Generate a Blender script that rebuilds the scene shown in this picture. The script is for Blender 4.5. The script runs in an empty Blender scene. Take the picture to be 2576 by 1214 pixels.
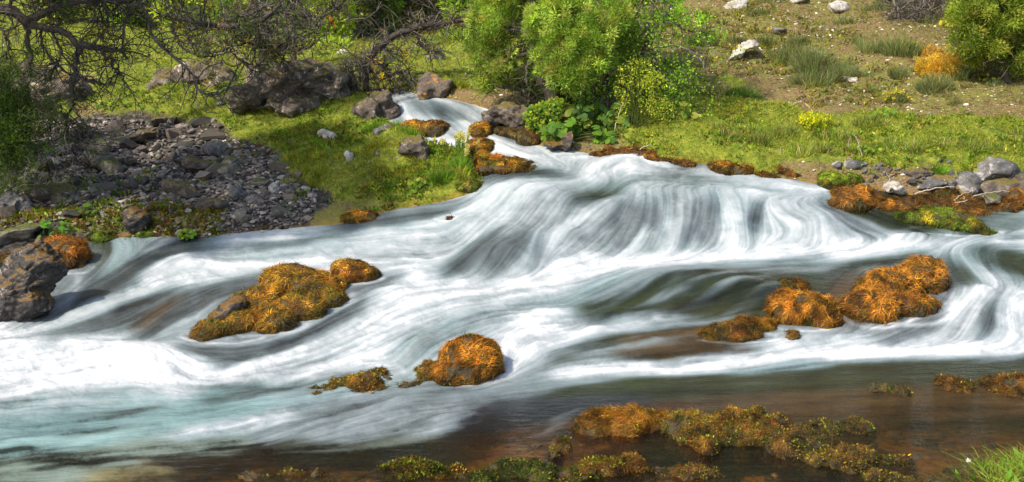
import bpy, bmesh, math, random
import numpy as np
from mathutils import Vector, Matrix
# ------------------------------------------------------------------ camera, light, exposure
SC = bpy.context.scene
COL = SC.collection
H = 2.0; PITCH = math.radians(12.4); F = 2762.0           # eye height, tilt, focal length in units of a 2576 wide frame
cam = bpy.data.cameras.new('camera'); camo = bpy.data.objects.new('camera', cam); COL.objects.link(camo)
camo.location = (0, 0, H); camo.rotation_euler = (math.pi/2 - PITCH, 0, 0)
cam.sensor_width = 36; cam.lens = 36*F/2576; cam.clip_start = 0.05; cam.clip_end = 500
SC.camera = camo
SUN = Vector((-0.55, -0.50, 0.80)).normalized()
w = bpy.data.worlds.new('World'); SC.world = w; w.use_nodes = True
nt = w.node_tree; bg = nt.nodes['Background']; sky = nt.nodes.new('ShaderNodeTexSky')
sky.sky_type = 'NISHITA'; sky.sun_disc = False
sky.sun_elevation = math.asin(SUN.z); sky.sun_rotation = math.atan2(SUN.x, SUN.y)
sky.air_density = 1.0; sky.dust_density = 2.0
nt.links.new(sky.outputs[0], bg.inputs[0]); bg.inputs[1].default_value = 0.15
sl = bpy.data.lights.new('sun', 'SUN'); so = bpy.data.objects.new('sun', sl); COL.objects.link(so)
sl.energy = 3.6; sl.angle = math.radians(2.0); sl.color = (1, 0.91, 0.77)
so.rotation_euler = SUN.to_track_quat('Z', 'Y').to_euler()
SC.view_settings.view_transform = 'Standard'; SC.view_settings.look = 'None'
SC.view_settings.exposure = 0.65; SC.view_settings.gamma = 1
SC.render.engine = 'CYCLES'; SC.cycles.max_bounces = 6; SC.cycles.transparent_max_bounces = 8
SC.cycles.diffuse_bounces = 4; SC.cycles.glossy_bounces = 2; SC.cycles.transmission_bounces = 3
R = np.random.default_rng(7); random.seed(7)
CP, SP = math.cos(PITCH), math.sin(PITCH)

# ------------------------------------------------------------------ noise
def _h(ix, iy, iz, seed):
    h = (ix*374761393 + iy*668265263 + iz*2147483647 + seed*1274126177) & 0xffffffff
    h = ((h ^ (h >> 13))*1274126177) & 0xffffffff
    return ((h ^ (h >> 16)) & 0xffff)/65535.0
def vnoise(P, seed=0):
    P = np.asarray(P, float); i = np.floor(P).astype(np.int64); f = P-i; f = f*f*(3-2*f)
    o = 0
    for a in (0, 1):
        for b in (0, 1):
            for c in (0, 1):
                wgt = (f[..., 0] if a else 1-f[..., 0])*(f[..., 1] if b else 1-f[..., 1])*(f[..., 2] if c else 1-f[..., 2])
                o = o + wgt*_h(i[..., 0]+a, i[..., 1]+b, i[..., 2]+c, seed)
    return o
def fbm(P, octv=4, seed=0, gain=0.5):
    P = np.asarray(P, float); o = 0; a = 1; s = 0
    for k in range(octv):
        o = o+a*(vnoise(P*(2.03**k)+17.3*k, seed+k)-0.5); s += a; a *= gain
    return o/s*2
def xyz(x, y, z=0): return np.stack([x, y, z+0*x], -1)
def gblur(a, s, ax):
    if s <= 0: return a
    n = max(1, int(3*s)); k = np.exp(-0.5*(np.arange(-n, n+1)/s)**2); k /= k.sum()
    pad = [(0, 0)]*a.ndim; pad[ax] = (n, n); p = np.pad(a, pad, mode='edge'); o = 0
    for j in range(2*n+1):
        o = o+k[j]*np.take(p, np.arange(j, j+a.shape[ax]), axis=ax)
    return o

# ------------------------------------------------------------------ lie of the land: surveyed profile lines (bearing, steps of height against distance)
def ray(u, v):
    xs = (u-1288)/F; ys = -(v-607)/F
    dy = CP+ys*SP; return xs/dy, (-SP+ys*CP)/dy
COLS = {
 -400: [(1214,0),(900,0),(760,7.0),(650,8.0),(450,9.6),(330,11),(200,13),(100,16.5),(0,21),(-300,35)],
 0: [(1214,0),(820,0),(700,7.4),(620,8.2),(450,9.6),(330,11.2),(200,13.5),(100,17),(0,22),(-300,36)],
 500: [(1214,0),(900,0),(760,6.95),(660,7.6),(600,8.0),(500,8.8),(330,10.6),(250,11.5),(150,14.5),(100,17),(0,23),(-300,38)],
 850: [(1214,0),(930,0),(800,6.5),(690,7.2),(570,8.1),(500,8.7),(300,10.3),(200,12),(140,15),(110,18),(60,22),(0,27),(-300,45)],
 1100: [(1214,0),(950,0),(800,6.5),(690,7.2),(600,7.9),(520,8.35),(400,9.0),(350,9.35),(308,9.55),(290,9.85),(240,10.3),(180,12.5),(110,17),(60,20),(0,26),(-300,45)],
 1300: [(1214,0),(960,0),(800,6.45),(690,7.15),(640,7.6),(560,7.95),(470,8.3),(400,8.85),(340,9.4),(300,9.8),(240,10.5),(180,12),(100,15),(40,18),(0,20),(-300,32)],
 1550: [(1214,0),(960,0),(800,6.45),(690,7.15),(645,7.6),(480,8.1),(400,8.8),(375,9.1),(330,9.4),(250,10),(150,11.2),(50,12.5),(0,13.2),(-300,18)],
 1900: [(1214,0),(960,0),(880,6.0),(760,6.75),(690,7.1),(640,7.5),(480,8.05),(410,8.8),(300,9.7),(150,11),(0,12.4),(-300,16)],
 2250: [(1214,0),(960,0),(900,5.95),(860,6.15),(720,7.0),(620,7.6),(520,8.05),(420,8.7),(300,9.5),(150,10.7),(0,12),(-300,15.5)],
 2576: [(1214,0),(960,0),(880,6.05),(740,6.75),(620,7.5),(500,8.2),(400,8.8),(300,9.4),(150,10.5),(0,11.8),(-300,15)],
 3000: [(1214,0),(960,0),(880,6.05),(740,6.75),(620,7.5),(500,8.2),(400,8.8),(300,9.4),(150,10.5),(0,11.8),(-300,15)]}
TU = np.arange(-900, 3500, 10.0); TT = np.linspace(math.log(1.2), math.log(90), 900)
cu = sorted(COLS); ce = []
for c in cu:
    t = [math.log(1.2), math.log(2.5)]; e = [-H/1.2, -H/2.5]
    for v, Y in COLS[c]:
        ee = ray(c, v)[1]
        if Y == 0: Y = -H/ee
        t.append(math.log(Y)); e.append(ee)
    tn = TT; zz = np.interp(tn, t, [H+a*math.exp(b) for a, b in zip(e, t)])
    far = tn > t[-1]; en = (zz-H)/np.exp(tn); kk = np.clip((tn[far]-t[-1])/(math.log(60)-t[-1]), 0, 1); en[far] = e[-1]+0.5*kk  # land past the profiles steepened out of view to screen the sky
    ce.append(en)
ce = np.array(ce)
TE = np.array([[0.0]]) + np.stack([np.interp(TU, cu, ce[:, j]) for j in range(len(TT))], 1)
TE = gblur(gblur(TE, 6, 0), 3, 1)
def bil(A, x0, dx, x, y0, dy, y):
    fx = np.clip((x-x0)/dx, 0, A.shape[0]-1.001); fy = np.clip((y-y0)/dy, 0, A.shape[1]-1.001)
    i = fx.astype(int); j = fy.astype(int); a = fx-i; b = fy-j
    if A.ndim == 3: a = a[..., None]; b = b[..., None]
    return A[i, j]*(1-a)*(1-b)+A[i+1, j]*a*(1-b)+A[i, j+1]*(1-a)*b+A[i+1, j+1]*a*b
DT = TT[1]-TT[0]
def base_e(s, t):                    # slope (z-H)/y of the base surface along bearing s at log-distance t, with its own bearing/angle coordinates
    s = np.asarray(s, float); t = np.asarray(t, float); u = 1288+F*s
    for _ in range(5):
        e = bil(TE, TU[0], 10.0, u, TT[0], DT, t)
        u = 1288+F*s/(CP-e*SP)
    v = 607-F*(SP+e*CP)/(CP-e*SP)
    return e, u, v
def base_z(x, y):
    e, _, _ = base_e(x/y, np.log(y)); return H+e*y
def hitY(u, v):
    i = min(max((u-TU[0])/10.0, 0), len(TU)-2); a = int(i); f = i-a
    row = TE[a]*(1-f)+TE[a+1]*f; e = ray(u, v)[1]
    k = np.argmax(row >= e)
    if row[k] < e: return 60.0
    if k == 0: return math.exp(TT[0])
    g = (e-row[k-1])/(row[k]-row[k-1]+1e-9); return math.exp(TT[k-1]+g*DT)
def at(u, v, Y):
    s, e = ray(u, v); return np.array([s*Y, Y, H+e*Y])
def hit(u, v): return at(u, v, hitY(u, v))

# ------------------------------------------------------------------ river outline
RIV = [(925,240),(960,226),(1010,228),(1080,246),(1200,268),(1248,284),(1250,308),(1330,340),(1350,368),(1400,376),(1500,390),(1600,388),(1700,408),(1800,418),(1900,442),(2000,455),(2060,468),(2160,474),(2300,495),(2480,492),(2576,500),(2800,520),(3300,540)]
RIV2 = [(-800,640),(0,655),(70,640),(240,608),(300,600),(520,597),(700,578),(860,566),(910,552),(1000,528),(1100,512),(1180,492),(1226,462),(1205,440),(1192,400),(1160,378),(1062,362),(1050,345),(992,314),(974,292),(968,262),(950,252)]
def w2(p): q = hit(*p); return (q[0], q[1])
poly = [w2(p) for p in RIV] + [(9, 1.3), (-9, 1.3)] + [w2(p) for p in RIV2]
PA = np.array(poly); PB = np.roll(PA, -1, 0)
def river_sd(x, y):                  # signed distance to the water's edge, negative in the river
    d = np.full(x.shape, 1e9); ins = np.zeros(x.shape, bool)
    for (ax, ay), (bx, by) in zip(PA, PB):
        ex, ey = bx-ax, by-ay; L = ex*ex+ey*ey+1e-12
        k = np.clip(((x-ax)*ex+(y-ay)*ey)/L, 0, 1)
        d = np.minimum(d, (x-ax-k*ex)**2+(y-ay-k*ey)**2)
        if ay != by:
            c = ((ay > y) != (by > y)) & (x < ex*(y-ay)/(by-ay)+ax); ins ^= c
    d = np.sqrt(d); return np.where(ins, -d, d)

# ------------------------------------------------------------------ helper: paint values along lines (authored as bearings/angles, stored on the surfaces)
def polydist(U, V, pts):
    d = np.full(U.shape, 1e12); tx = np.zeros(U.shape); ty = np.zeros(U.shape)
    for (ax, ay), (bx, by) in zip(pts[:-1], pts[1:]):
        ex, ey = bx-ax, by-ay; L = ex*ex+ey*ey+1e-9
        k = np.clip(((U-ax)*ex+(V-ay)*ey)/L, 0, 1)
        dd = (U-ax-k*ex)**2+((V-ay-k*ey)*1.25)**2; m = dd < d
        d = np.where(m, dd, d); l = math.sqrt(L); tx = np.where(m, ex/l, tx); ty = np.where(m, ey/l, ty)
    return d, tx, ty

# ------------------------------------------------------------------ mesh building
def mk(name, verts, faces, mat=None, parent=None, smooth=True, col=None, mats=None):
    me = bpy.data.meshes.new(name); verts = np.asarray(verts, np.float32)
    if isinstance(faces, np.ndarray):
        k = faces.shape[1]; n = len(faces)
        me.vertices.add(len(verts)); me.vertices.foreach_set('co', verts.ravel())
        me.loops.add(n*k); me.loops.foreach_set('vertex_index', faces.astype(np.int32).ravel())
        me.polygons.add(n); me.polygons.foreach_set('loop_start', np.arange(0, n*k, k, dtype=np.int32))
        me.polygons.foreach_set('loop_total', np.full(n, k, np.int32))
    else:
        me.from_pydata(verts.tolist(), [], faces)
    me.update(calc_edges=True)
    me.polygons.foreach_set('use_smooth', [smooth]*len(me.polygons))
    if col is not None:
        a = me.attributes.new('col', 'FLOAT_COLOR', 'POINT'); c = np.ones((len(verts), 4), np.float32); c[:, :3] = col
        a.data.foreach_set('color', c.ravel())
    if mat: me.materials.append(mat)
    o = bpy.data.objects.new(name, me); COL.objects.link(o)
    if parent: o.parent = parent
    return o
def tag(o, label=None, cat=None, group=None, kind=None):
    if label: o['label'] = label
    if cat: o['category'] = cat
    if group: o['group'] = group
    if kind: o['kind'] = kind
    return o
def empty(name, loc, label, cat, group=None, rz=0):
    o = bpy.data.objects.new(name, None); COL.objects.link(o); o.empty_display_size = 0.1
    o.location = loc; o.rotation_euler = (0, 0, rz); return tag(o, label, cat, group)
def copy_tree(o):
    c = o.copy(); COL.objects.link(c)
    for ch in list(o.children):
        d = ch.copy(); COL.objects.link(d); d.parent = c
        for g in list(ch.children):
            e = g.copy(); COL.objects.link(e); e.parent = d
    return c
class Bag:                            # gathers quads with a colour for every vertex
    def __init__(s): s.v = []; s.f = []; s.c = []; s.n = 0
    def add(s, v, f, c):
        v = np.asarray(v, np.float32).reshape(-1, 3); c = np.asarray(c, np.float32)
        c = np.broadcast_to(c, (len(v), 3)) if c.ndim == 1 else c
        s.v.append(v); s.f.append(np.asarray(f)+s.n); s.c.append(c); s.n += len(v)
    def build(s, name, mat, parent=None, smooth=True, loc=None):
        v = np.concatenate(s.v)
        if loc is not None: v = v-np.asarray(loc, np.float32)
        return mk(name, v, np.concatenate(s.f), mat, parent, smooth, np.concatenate(s.c))
def unit(a): return a/(np.linalg.norm(a, axis=-1, keepdims=True)+1e-9)
def leaves(bag, c, d, ln, wd, col, fold=0.25, rng=R):        # diamond leaves: base c, direction d
    n = len(c); d = unit(d); r = rng.normal(size=(n, 3)); s = unit(np.cross(d, r)); up = np.cross(s, d)
    ln = np.broadcast_to(np.asarray(ln, float), (n,))[:, None]; wd = np.broadcast_to(np.asarray(wd, float), (n,))[:, None]
    p0 = c; p1 = c+d*ln*0.45+s*wd*0.5+up*wd*fold; p3 = c+d*ln*0.45-s*wd*0.5+up*wd*fold; p2 = c+d*ln
    v = np.stack([p0, p1, p2, p3], 1).reshape(-1, 3); f = np.arange(4*n).reshape(n, 4)
    col = np.broadcast_to(np.asarray(col, float), (n, 3)); bag.add(v, f, np.repeat(col, 4, 0))
def ribbons(bag, P, wd, col, side=None, rng=R):               # P (n,k,3) centre lines, taper to the tip
    n, k, _ = P.shape; d = unit(P[:, -1]-P[:, 0])
    if side is None: side = unit(np.cross(d, rng.normal(size=(n, 3))))
    tp = np.linspace(1, 0.15, k)[None, :, None]; wd = np.broadcast_to(np.asarray(wd, float), (n,))[:, None, None]
    a = P+side[:, None]*wd*tp*0.5; b = P-side[:, None]*wd*tp*0.5
    v = np.stack([a, b], 2).reshape(n, 2*k, 3)
    q = np.array([[2*i, 2*i+1, 2*i+3, 2*i+2] for i in range(k-1)])
    f = (q[None]+(np.arange(n)*2*k)[:, None, None]).reshape(-1, 4)
    col = np.broadcast_to(np.asarray(col, float), (n, 3)); bag.add(v.reshape(-1, 3), f, np.repeat(col, 2*k, 0))
def tubes(bag, P, r, col, sides=4):                           # P (n,k,3), r (n,k)
    P = np.asarray(P, float); n, k, _ = P.shape; r = np.broadcast_to(np.asarray(r, float), (n, k))
    T = np.empty_like(P); T[:, 1:-1] = P[:, 2:]-P[:, :-2]; T[:, 0] = P[:, 1]-P[:, 0]; T[:, -1] = P[:, -1]-P[:, -2]; T = unit(T)
    ref = np.where(np.abs(T[..., 2:3]) > 0.85, np.array([1., 0, 0]), np.array([0, 0, 1.]))
    A = unit(np.cross(T, ref)); B = np.cross(T, A); an = np.arange(sides)*2*math.pi/sides
    v = P[:, :, None]+r[:, :, None, None]*(A[:, :, None]*np.cos(an)[:, None]+B[:, :, None]*np.sin(an)[:, None])
    q = []
    for i in range(k-1):
        for j in range(sides):
            j2 = (j+1) % sides; q.append([i*sides+j, i*sides+j2, (i+1)*sides+j2, (i+1)*sides+j])
    f = (np.array(q)[None]+(np.arange(n)*k*sides)[:, None, None]).reshape(-1, 4)
    col = np.asarray(col, float)
    if col.ndim == 2: col = np.repeat(col, k*sides, 0)
    bag.add(v.reshape(-1, 3), f, col)
def spline(pts, k):                                           # resample a polyline smoothly (last axis xyz[r])
    p = np.asarray(pts, float)
    if len(p) == 2: q = p
    else:
        q = []
        for i in range(len(p)-1):
            a = p[max(i-1, 0)]; b = p[i]; c = p[i+1]; d = p[min(i+2, len(p)-1)]
            for t in np.linspace(0, 1, 8, endpoint=False):
                q.append(0.5*((2*b)+(c-a)*t+(2*a-5*b+4*c-d)*t*t+(3*b-a-3*c+d)*t**3))
        q.append(p[-1]); q = np.array(q)
    L = np.concatenate([[0], np.cumsum(np.linalg.norm(np.diff(q[:, :3], axis=0), axis=1))])
    x = np.linspace(0, L[-1], k); return np.stack([np.interp(x, L, q[:, j]) for j in range(q.shape[1])], 1)

# ------------------------------------------------------------------ materials
def newmat(name):
    m = bpy.data.materials.new(name); m.use_nodes = True; n = m.node_tree.nodes; return m, n, m.node_tree.links, n['Principled BSDF']
def noise_node(n, l, scale, detail=6, rough=0.6, vec=None, dist=0):
    t = n.new('ShaderNodeTexNoise'); t.inputs['Scale'].default_value = scale; t.inputs['Detail'].default_value = detail
    t.inputs['Roughness'].default_value = rough; t.inputs['Distortion'].default_value = dist
    if vec: l.new(vec, t.inputs['Vector'])
    return t
def ramp(n, l, src, stops):
    r = n.new('ShaderNodeValToRGB'); l.new(src, r.inputs[0]); e = r.color_ramp.elements
    while len(e) > len(stops): e.remove(e[0])
    while len(e) < len(stops): e.new(0.5)
    for k, (p, c) in enumerate(stops): e[k].position = p; e[k].color = (*c, 1) if len(c) == 3 else c
    return r
def mixc(n, l, fac, a, b, mode='MIX'):
    m = n.new('ShaderNodeMix'); m.data_type = 'RGBA'; m.blend_type = mode
    for s, x in ((m.inputs[0], fac), (m.inputs[6], a), (m.inputs[7], b)):
        if hasattr(x, 'links') or hasattr(x, 'is_linked'): l.new(x, s)
        elif isinstance(x, (int, float)): s.default_value = x
        else: s.default_value = (*x, 1)
    return m.outputs[2]
def mathn(n, l, op, a, b=0.5, clamp=False):
    m = n.new('ShaderNodeMath'); m.operation = op; m.use_clamp = clamp
    for i, x in enumerate((a, b)):
        if isinstance(x, (int, float)): m.inputs[i].default_value = x
        else: l.new(x, m.inputs[i])
    return m.outputs[0]
def attr(n, name):
    a = n.new('ShaderNodeAttribute'); a.attribute_name = name; return a
def leafmat(name, trans=0.35, rough=0.55, sat=1.0):
    m, n, l, b = newmat(name); a = attr(n, 'col')
    b.inputs['Roughness'].default_value = rough; b.inputs['Coat Weight'].default_value = 0.0; b.inputs['Specular IOR Level'].default_value = 0.25
    l.new(a.outputs[0], b.inputs['Base Color'])
    t = n.new('ShaderNodeBsdfTranslucent'); c = mixc(n, l, 1.0, a.outputs[0], (1.35, 1.25, 0.6), 'MULTIPLY'); l.new(c, t.inputs[0])
    mx = n.new('ShaderNodeMixShader'); mx.inputs[0].default_value = trans
    l.new(b.outputs[0], mx.inputs[1]); l.new(t.outputs[0], mx.inputs[2]); l.new(mx.outputs[0], n['Material Output'].inputs[0]); return m
def rockmat(name, dark, mid, light, lichen=None, amt=0.3, scale=6, rough=0.85, moss=None, mossamt=0.0):
    m, n, l, b = newmat(name); tc = n.new('ShaderNodeTexCoord').outputs['Object']
    n1 = noise_node(n, l, scale, 9, 0.68, tc, 0.4); r = ramp(n, l, n1.outputs[0], [(0.33, dark), (0.5, mid), (0.66, light)])
    c = r.outputs[0]
    n2 = noise_node(n, l, scale*5, 6, 0.7, tc); r2 = ramp(n, l, n2.outputs[0], [(0.35, (0.45,)*3), (0.62, (1.15,)*3)])
    c = mixc(n, l, 0.8, c, r2.outputs[0], 'MULTIPLY')
    if lichen:
        n3 = noise_node(n, l, scale*1.7, 7, 0.75, tc, 0.8); r3 = ramp(n, l, n3.outputs[0], [(0.60-amt*0.25, (0,)*3), (0.64-amt*0.2, (1,)*3)])
        c = mixc(n, l, r3.outputs[0], c, lichen)
    if moss:
        g = n.new('ShaderNodeNewGeometry'); sx = n.new('ShaderNodeSeparateXYZ'); l.new(g.outputs['Normal'], sx.inputs[0])
        n4 = noise_node(n, l, scale*0.8, 6, 0.7, tc); s = mathn(n, l, 'ADD', sx.outputs[2], n4.outputs[0])
        r4 = ramp(n, l, mathn(n, l, 'MULTIPLY', s, 0.5), [((1.32-mossamt*.7)/2, (0,)*3), ((1.42-mossamt*.7)/2, (1,)*3)])
        n5 = noise_node(n, l, scale*9, 4, 0.7, tc); r5 = ramp(n, l, n5.outputs[0], [(0.3, tuple(x*0.5 for x in moss)), (0.7, tuple(x*1.5 for x in moss))])
        c = mixc(n, l, r4.outputs[0], c, r5.outputs[0])
    l.new(c, b.inputs['Base Color']); b.inputs['Roughness'].default_value = rough
    bp = n.new('ShaderNodeBump'); bp.inputs['Strength'].default_value = 0.7; bp.inputs['Distance'].default_value = 0.02
    n6 = noise_node(n, l, scale*4, 10, 0.75, tc); l.new(n6.outputs[0], bp.inputs['Height']); l.new(bp.outputs[0], b.inputs['Normal'])
    return m
M = {}
M['leaf'] = leafmat('foliage', 0.52); M['grass'] = leafmat('grass_blades', 0.4); M['moss'] = leafmat('moss_strands', 0.2, 0.5)
M['bark'], n, l, b = newmat('bark'); a = attr(n, 'col'); tc = n.new('ShaderNodeTexCoord').outputs['Object']
mp = n.new('ShaderNodeMapping'); mp.inputs['Scale'].default_value = (1, 1, 0.2); l.new(tc, mp.inputs[0])
nn = noise_node(n, l, 45, 6, 0.7, mp.outputs[0]); rr = ramp(n, l, nn.outputs[0], [(0.3, (0.35,)*3), (0.7, (1.5,)*3)])
l.new(mixc(n, l, 1.0, a.outputs[0], rr.outputs[0], 'MULTIPLY'), b.inputs['Base Color']); b.inputs['Roughness'].default_value = 0.9
bp = n.new('ShaderNodeBump'); bp.inputs['Distance'].default_value = 0.01; l.new(nn.outputs[0], bp.inputs['Height']); l.new(bp.outputs[0], b.inputs['Normal'])
M['dark'] = rockmat('dark_rock', (0.018, 0.015, 0.013), (0.11, 0.085, 0.065), (0.3, 0.245, 0.185), (0.45, 0.4, 0.32), 0.15, 6, 0.85, (0.12, 0.09, 0.02), 0.12)
M['grey'] = rockmat('grey_rock', (0.045, 0.043, 0.043), (0.12, 0.115, 0.11), (0.24, 0.23, 0.215), (0.36, 0.34, 0.3), 0.15, 5)
M['wet'] = rockmat('wet_rock', (0.01, 0.008, 0.007), (0.03, 0.024, 0.02), (0.09, 0.072, 0.06), (0.3, 0.27, 0.24), 0.02, 8, 0.45, (0.13, 0.07, 0.012), 0.42)
M['tan'] = rockmat('tan_rock', (0.1, 0.09, 0.07), (0.22, 0.19, 0.15), (0.36, 0.31, 0.25), (0.3, 0.16, 0.06), 0.1, 5, 0.8, (0.08, 0.09, 0.015), 0.35)
M['white'] = rockmat('pale_rock', (0.24, 0.21, 0.17), (0.55, 0.5, 0.43), (0.75, 0.71, 0.64), (0.12, 0.11, 0.1), 0.12, 7)
M['orange'] = rockmat('orange_lichen_rock', (0.045, 0.035, 0.028), (0.13, 0.1, 0.075), (0.26, 0.22, 0.18), (0.42, 0.17, 0.02), 0.2, 5)
M['mossbed'] = rockmat('moss_ground', (0.018, 0.012, 0.006), (0.06, 0.035, 0.008), (0.14, 0.07, 0.01), (0.05, 0.055, 0.01), 0.3, 16, 0.6)
# small stones: colour from the vertices
M['stone'], n, l, b = newmat('loose_stone'); a = attr(n, 'col'); tc = n.new('ShaderNodeTexCoord').outputs['Object']
oi = n.new('ShaderNodeObjectInfo'); nn = noise_node(n, l, 28, 6, 0.7, tc); rr = ramp(n, l, nn.outputs[0], [(0.3, (0.5,)*3), (0.7, (1.4,)*3)])
vr = n.new('ShaderNodeMapRange'); l.new(oi.outputs['Random'], vr.inputs[0]); vr.inputs[3].default_value = 0.42; vr.inputs[4].default_value = 1.8
c = mixc(n, l, 1.0, a.outputs[0], rr.outputs[0], 'MULTIPLY'); cc = n.new('ShaderNodeCombineColor')
for k in range(3): l.new(vr.outputs[0], cc.inputs[k])
l.new(mixc(n, l, 1.0, c, cc.outputs[0], 'MULTIPLY'), b.inputs['Base Color']); b.inputs['Roughness'].default_value = 0.8
bp = n.new('ShaderNodeBump'); bp.inputs['Distance'].default_value = 0.01; l.new(nn.outputs[0], bp.inputs['Height']); l.new(bp.outputs[0], b.inputs['Normal'])
# ------------------------------------------------------------------ ground sheet (banks, hillside, river bed in one)
NS, NT = 1000, 800
gs = np.linspace(-0.85, 0.85, NS); gt = np.linspace(math.log(1.5), math.log(70), NT)
GS, GT = np.meshgrid(gs, gt, indexing='ij')
GE, GU, GV = base_e(GS, GT); GY = np.exp(GT); GX = GS*GY; GB = H+GE*GY
cs = np.linspace(-0.85, 0.85, 420); ct = np.linspace(gt[0], gt[-1], 520)
CS, CT = np.meshgrid(cs, ct, indexing='ij'); CD = river_sd(CS*np.exp(CT), np.exp(CT))
def rsd(s, t): return bil(CD, cs[0], cs[1]-cs[0], s, ct[0], ct[1]-ct[0], t)
GD = rsd(GS, GT); sm = lambda a, b, x: (lambda k: k*k*(3-2*k))(np.clip((x-a)/(b-a), 0, 1))
# cover: (kind, width, line)
COVER = [
 ('scree',55,[(-300,560),(150,560),(300,575),(600,540),(740,525)]),('scree',50,[(0,480),(300,470),(600,475),(700,510)]),('scree',45,[(-200,420),(300,405),(480,400),(600,430),(680,480)]),
 ('scree',35,[(150,345),(300,350),(450,360),(540,375)]),('scree',50,[(-200,370),(80,360)]),('grass',18,[(60,575),(200,590),(400,575),(560,560)]),
 ('grass',45,[(560,310),(700,350),(850,370),(1000,410),(1100,470)]),('grass',40,[(600,285),(800,310),(1000,320),(1060,370)]),('grass',40,[(760,440),(900,460),(1150,480),(1200,440)]),('grass',30,[(880,510),(1000,505),(1100,495)]),
 ('grass',35,[(180,270),(350,270),(480,290),(600,320)]),('grass',30,[(0,150),(200,170),(500,210)]),('grass',40,[(-300,60),(100,60),(400,80)]),
 ('grass',40,[(720,150),(900,140),(1000,170),(1250,160)]),('grass',40,[(700,90),(900,100),(1200,90)]),('grass',50,[(600,0),(900,0),(1250,0)]),('grass',30,[(930,215),(1050,190),(1150,200)]),('grass',90,[(600,-250),(900,-250),(1200,-250)]),
 ('grass',40,[(1600,355),(1750,360),(1900,345),(2100,345),(2300,360),(2700,365)]),('grass',40,[(1700,400),(1900,410),(2200,420),(2700,430)]),('grass',32,[(1620,290),(1750,285),(1900,300),(2000,318)]),('grass',22,[(1700,235),(1850,245)]),('grass',26,[(1120,210),(1200,170),(1300,150)]),('grass',25,[(1150,225),(1250,215)]),
 ('soil',28,[(1780,250),(1900,265),(2050,280),(2250,290),(2450,300),(2700,300)]),('soil',45,[(1900,120),(2100,90),(2300,130),(2450,240),(2650,250)]),('soil',45,[(1780,150),(1900,190),(2150,235)]),
 ('soil',28,[(1120,250),(1230,255),(1330,235),(1400,200)]),('soil',60,[(1750,0),(2200,0),(2700,0)]),('soil',60,[(1400,120),(1600,100),(1750,60)]),('soil',150,[(1700,-200),(2700,-200)]),
 ('soil',30,[(60,200),(200,230),(220,290)]),('grass',20,[(1560,300),(1640,330)]),('soil',14,[(1380,360),(1560,375)]),('soil',16,[(1980,445),(2200,460),(2500,480)]),('soil',12,[(780,560),(1000,520)])]
ru = np.arange(-700, 3300, 8.0); rv = np.arange(-700, 1400, 6.0); RU, RV = np.meshgrid(ru, rv, indexing='ij')
wob = 22*fbm(xyz(RU/70, RV/45), 3, 5); wob2 = 16*fbm(xyz(RU/60, RV/40), 3, 9)
acc = {k: np.full(RU.shape, 1e-7 if k != 'soil' else 2e-7) for k in ('grass', 'soil', 'scree')}
for k, wd, pts in COVER:
    d, _, _ = polydist(RU+wob, RV+wob2, pts); acc[k] += np.exp(-d/(wd*wd)*1.6)
tot = sum(acc.values())
def cover(k, u, v): return bil(acc[k]/tot, ru[0], 8.0, u, rv[0], 6.0, v)
gG = cover('grass', GU, GV); gR = cover('scree', GU, GV); gS = cover('soil', GU, GV)
P3 = xyz(GX, GY)
dep = sm(0.0, 0.5, -GD)
clod = 0.16*np.exp(-(((GX-2.28)/0.42)**2+((GY-4.35)/0.35)**2))          # grassy knob at the near right corner
GZ = GB + (0.06+0.07*gG)*sm(0, 0.2, GD)*(0.6+0.8*vnoise(P3*3.1, 3)) - (0.05+0.15*dep)*sm(0.03, -0.05, GD)
GZ += (GD > 0)*sm(0, 0.3, GD)*(gG*0.05*fbm(P3*3.0, 4, 11)+gS*0.07*fbm(P3*2.2, 5, 21)+gR*0.09*fbm(P3*2.6, 5, 31))
GZ += (GD <= 0)*0.05*fbm(P3*4, 4, 41) + clod*1.5
GZ += gG*0.02*fbm(P3*11, 3, 12)*sm(0, .1, GD)
def gz(x, y): return float(bil(GZ, gs[0], gs[1]-gs[0], np.array([x/y]), gt[0], gt[1]-gt[0], np.array([math.log(y)]))[0])
def gzv(x, y): return bil(GZ, gs[0], gs[1]-gs[0], x/y, gt[0], gt[1]-gt[0], np.log(y))
def ghit(u, v):
    p = hit(u, v); p[2] = gz(p[0], p[1]); return p
def grid_mesh(name, X, Y, Z, mat, keep=None, attrs=None, catts=None):
    a, b = X.shape; V = np.stack([X, Y, Z], -1).reshape(-1, 3)
    idx = np.arange(a*b).reshape(a, b); f = np.stack([idx[:-1, :-1], idx[1:, :-1], idx[1:, 1:], idx[:-1, 1:]], -1).reshape(-1, 4)
    if keep is not None:
        kf = (keep[:-1, :-1] & keep[1:, :-1] & keep[1:, 1:] & keep[:-1, 1:]).reshape(-1); f = f[kf]
        used = np.zeros(a*b, bool); used[f.ravel()] = True; re = np.cumsum(used)-1; V = V[used]; f = re[f]
    else: used = np.ones(a*b, bool)
    o = mk(name, V, f, mat)
    for k, A in (attrs or {}).items():
        at_ = o.data.attributes.new(k, 'FLOAT', 'POINT'); at_.data.foreach_set('value', A.reshape(-1)[used].astype(np.float32))
    for k, A in (catts or {}).items():
        at_ = o.data.attributes.new(k, 'FLOAT_COLOR', 'POINT'); c = np.ones((used.sum(), 4), np.float32); c[:, :3] = A.reshape(-1, 3)[used]
        at_.data.foreach_set('color', c.ravel())
    return o
gm, n, l, b = newmat('ground'); tc = n.new('ShaderNodeTexCoord').outputs['Object']
nA = noise_node(n, l, 2.2, 8, 0.65, tc, 0.5); nB = noise_node(n, l, 14, 8, 0.7, tc); nC = noise_node(n, l, 60, 6, 0.75, tc)
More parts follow.
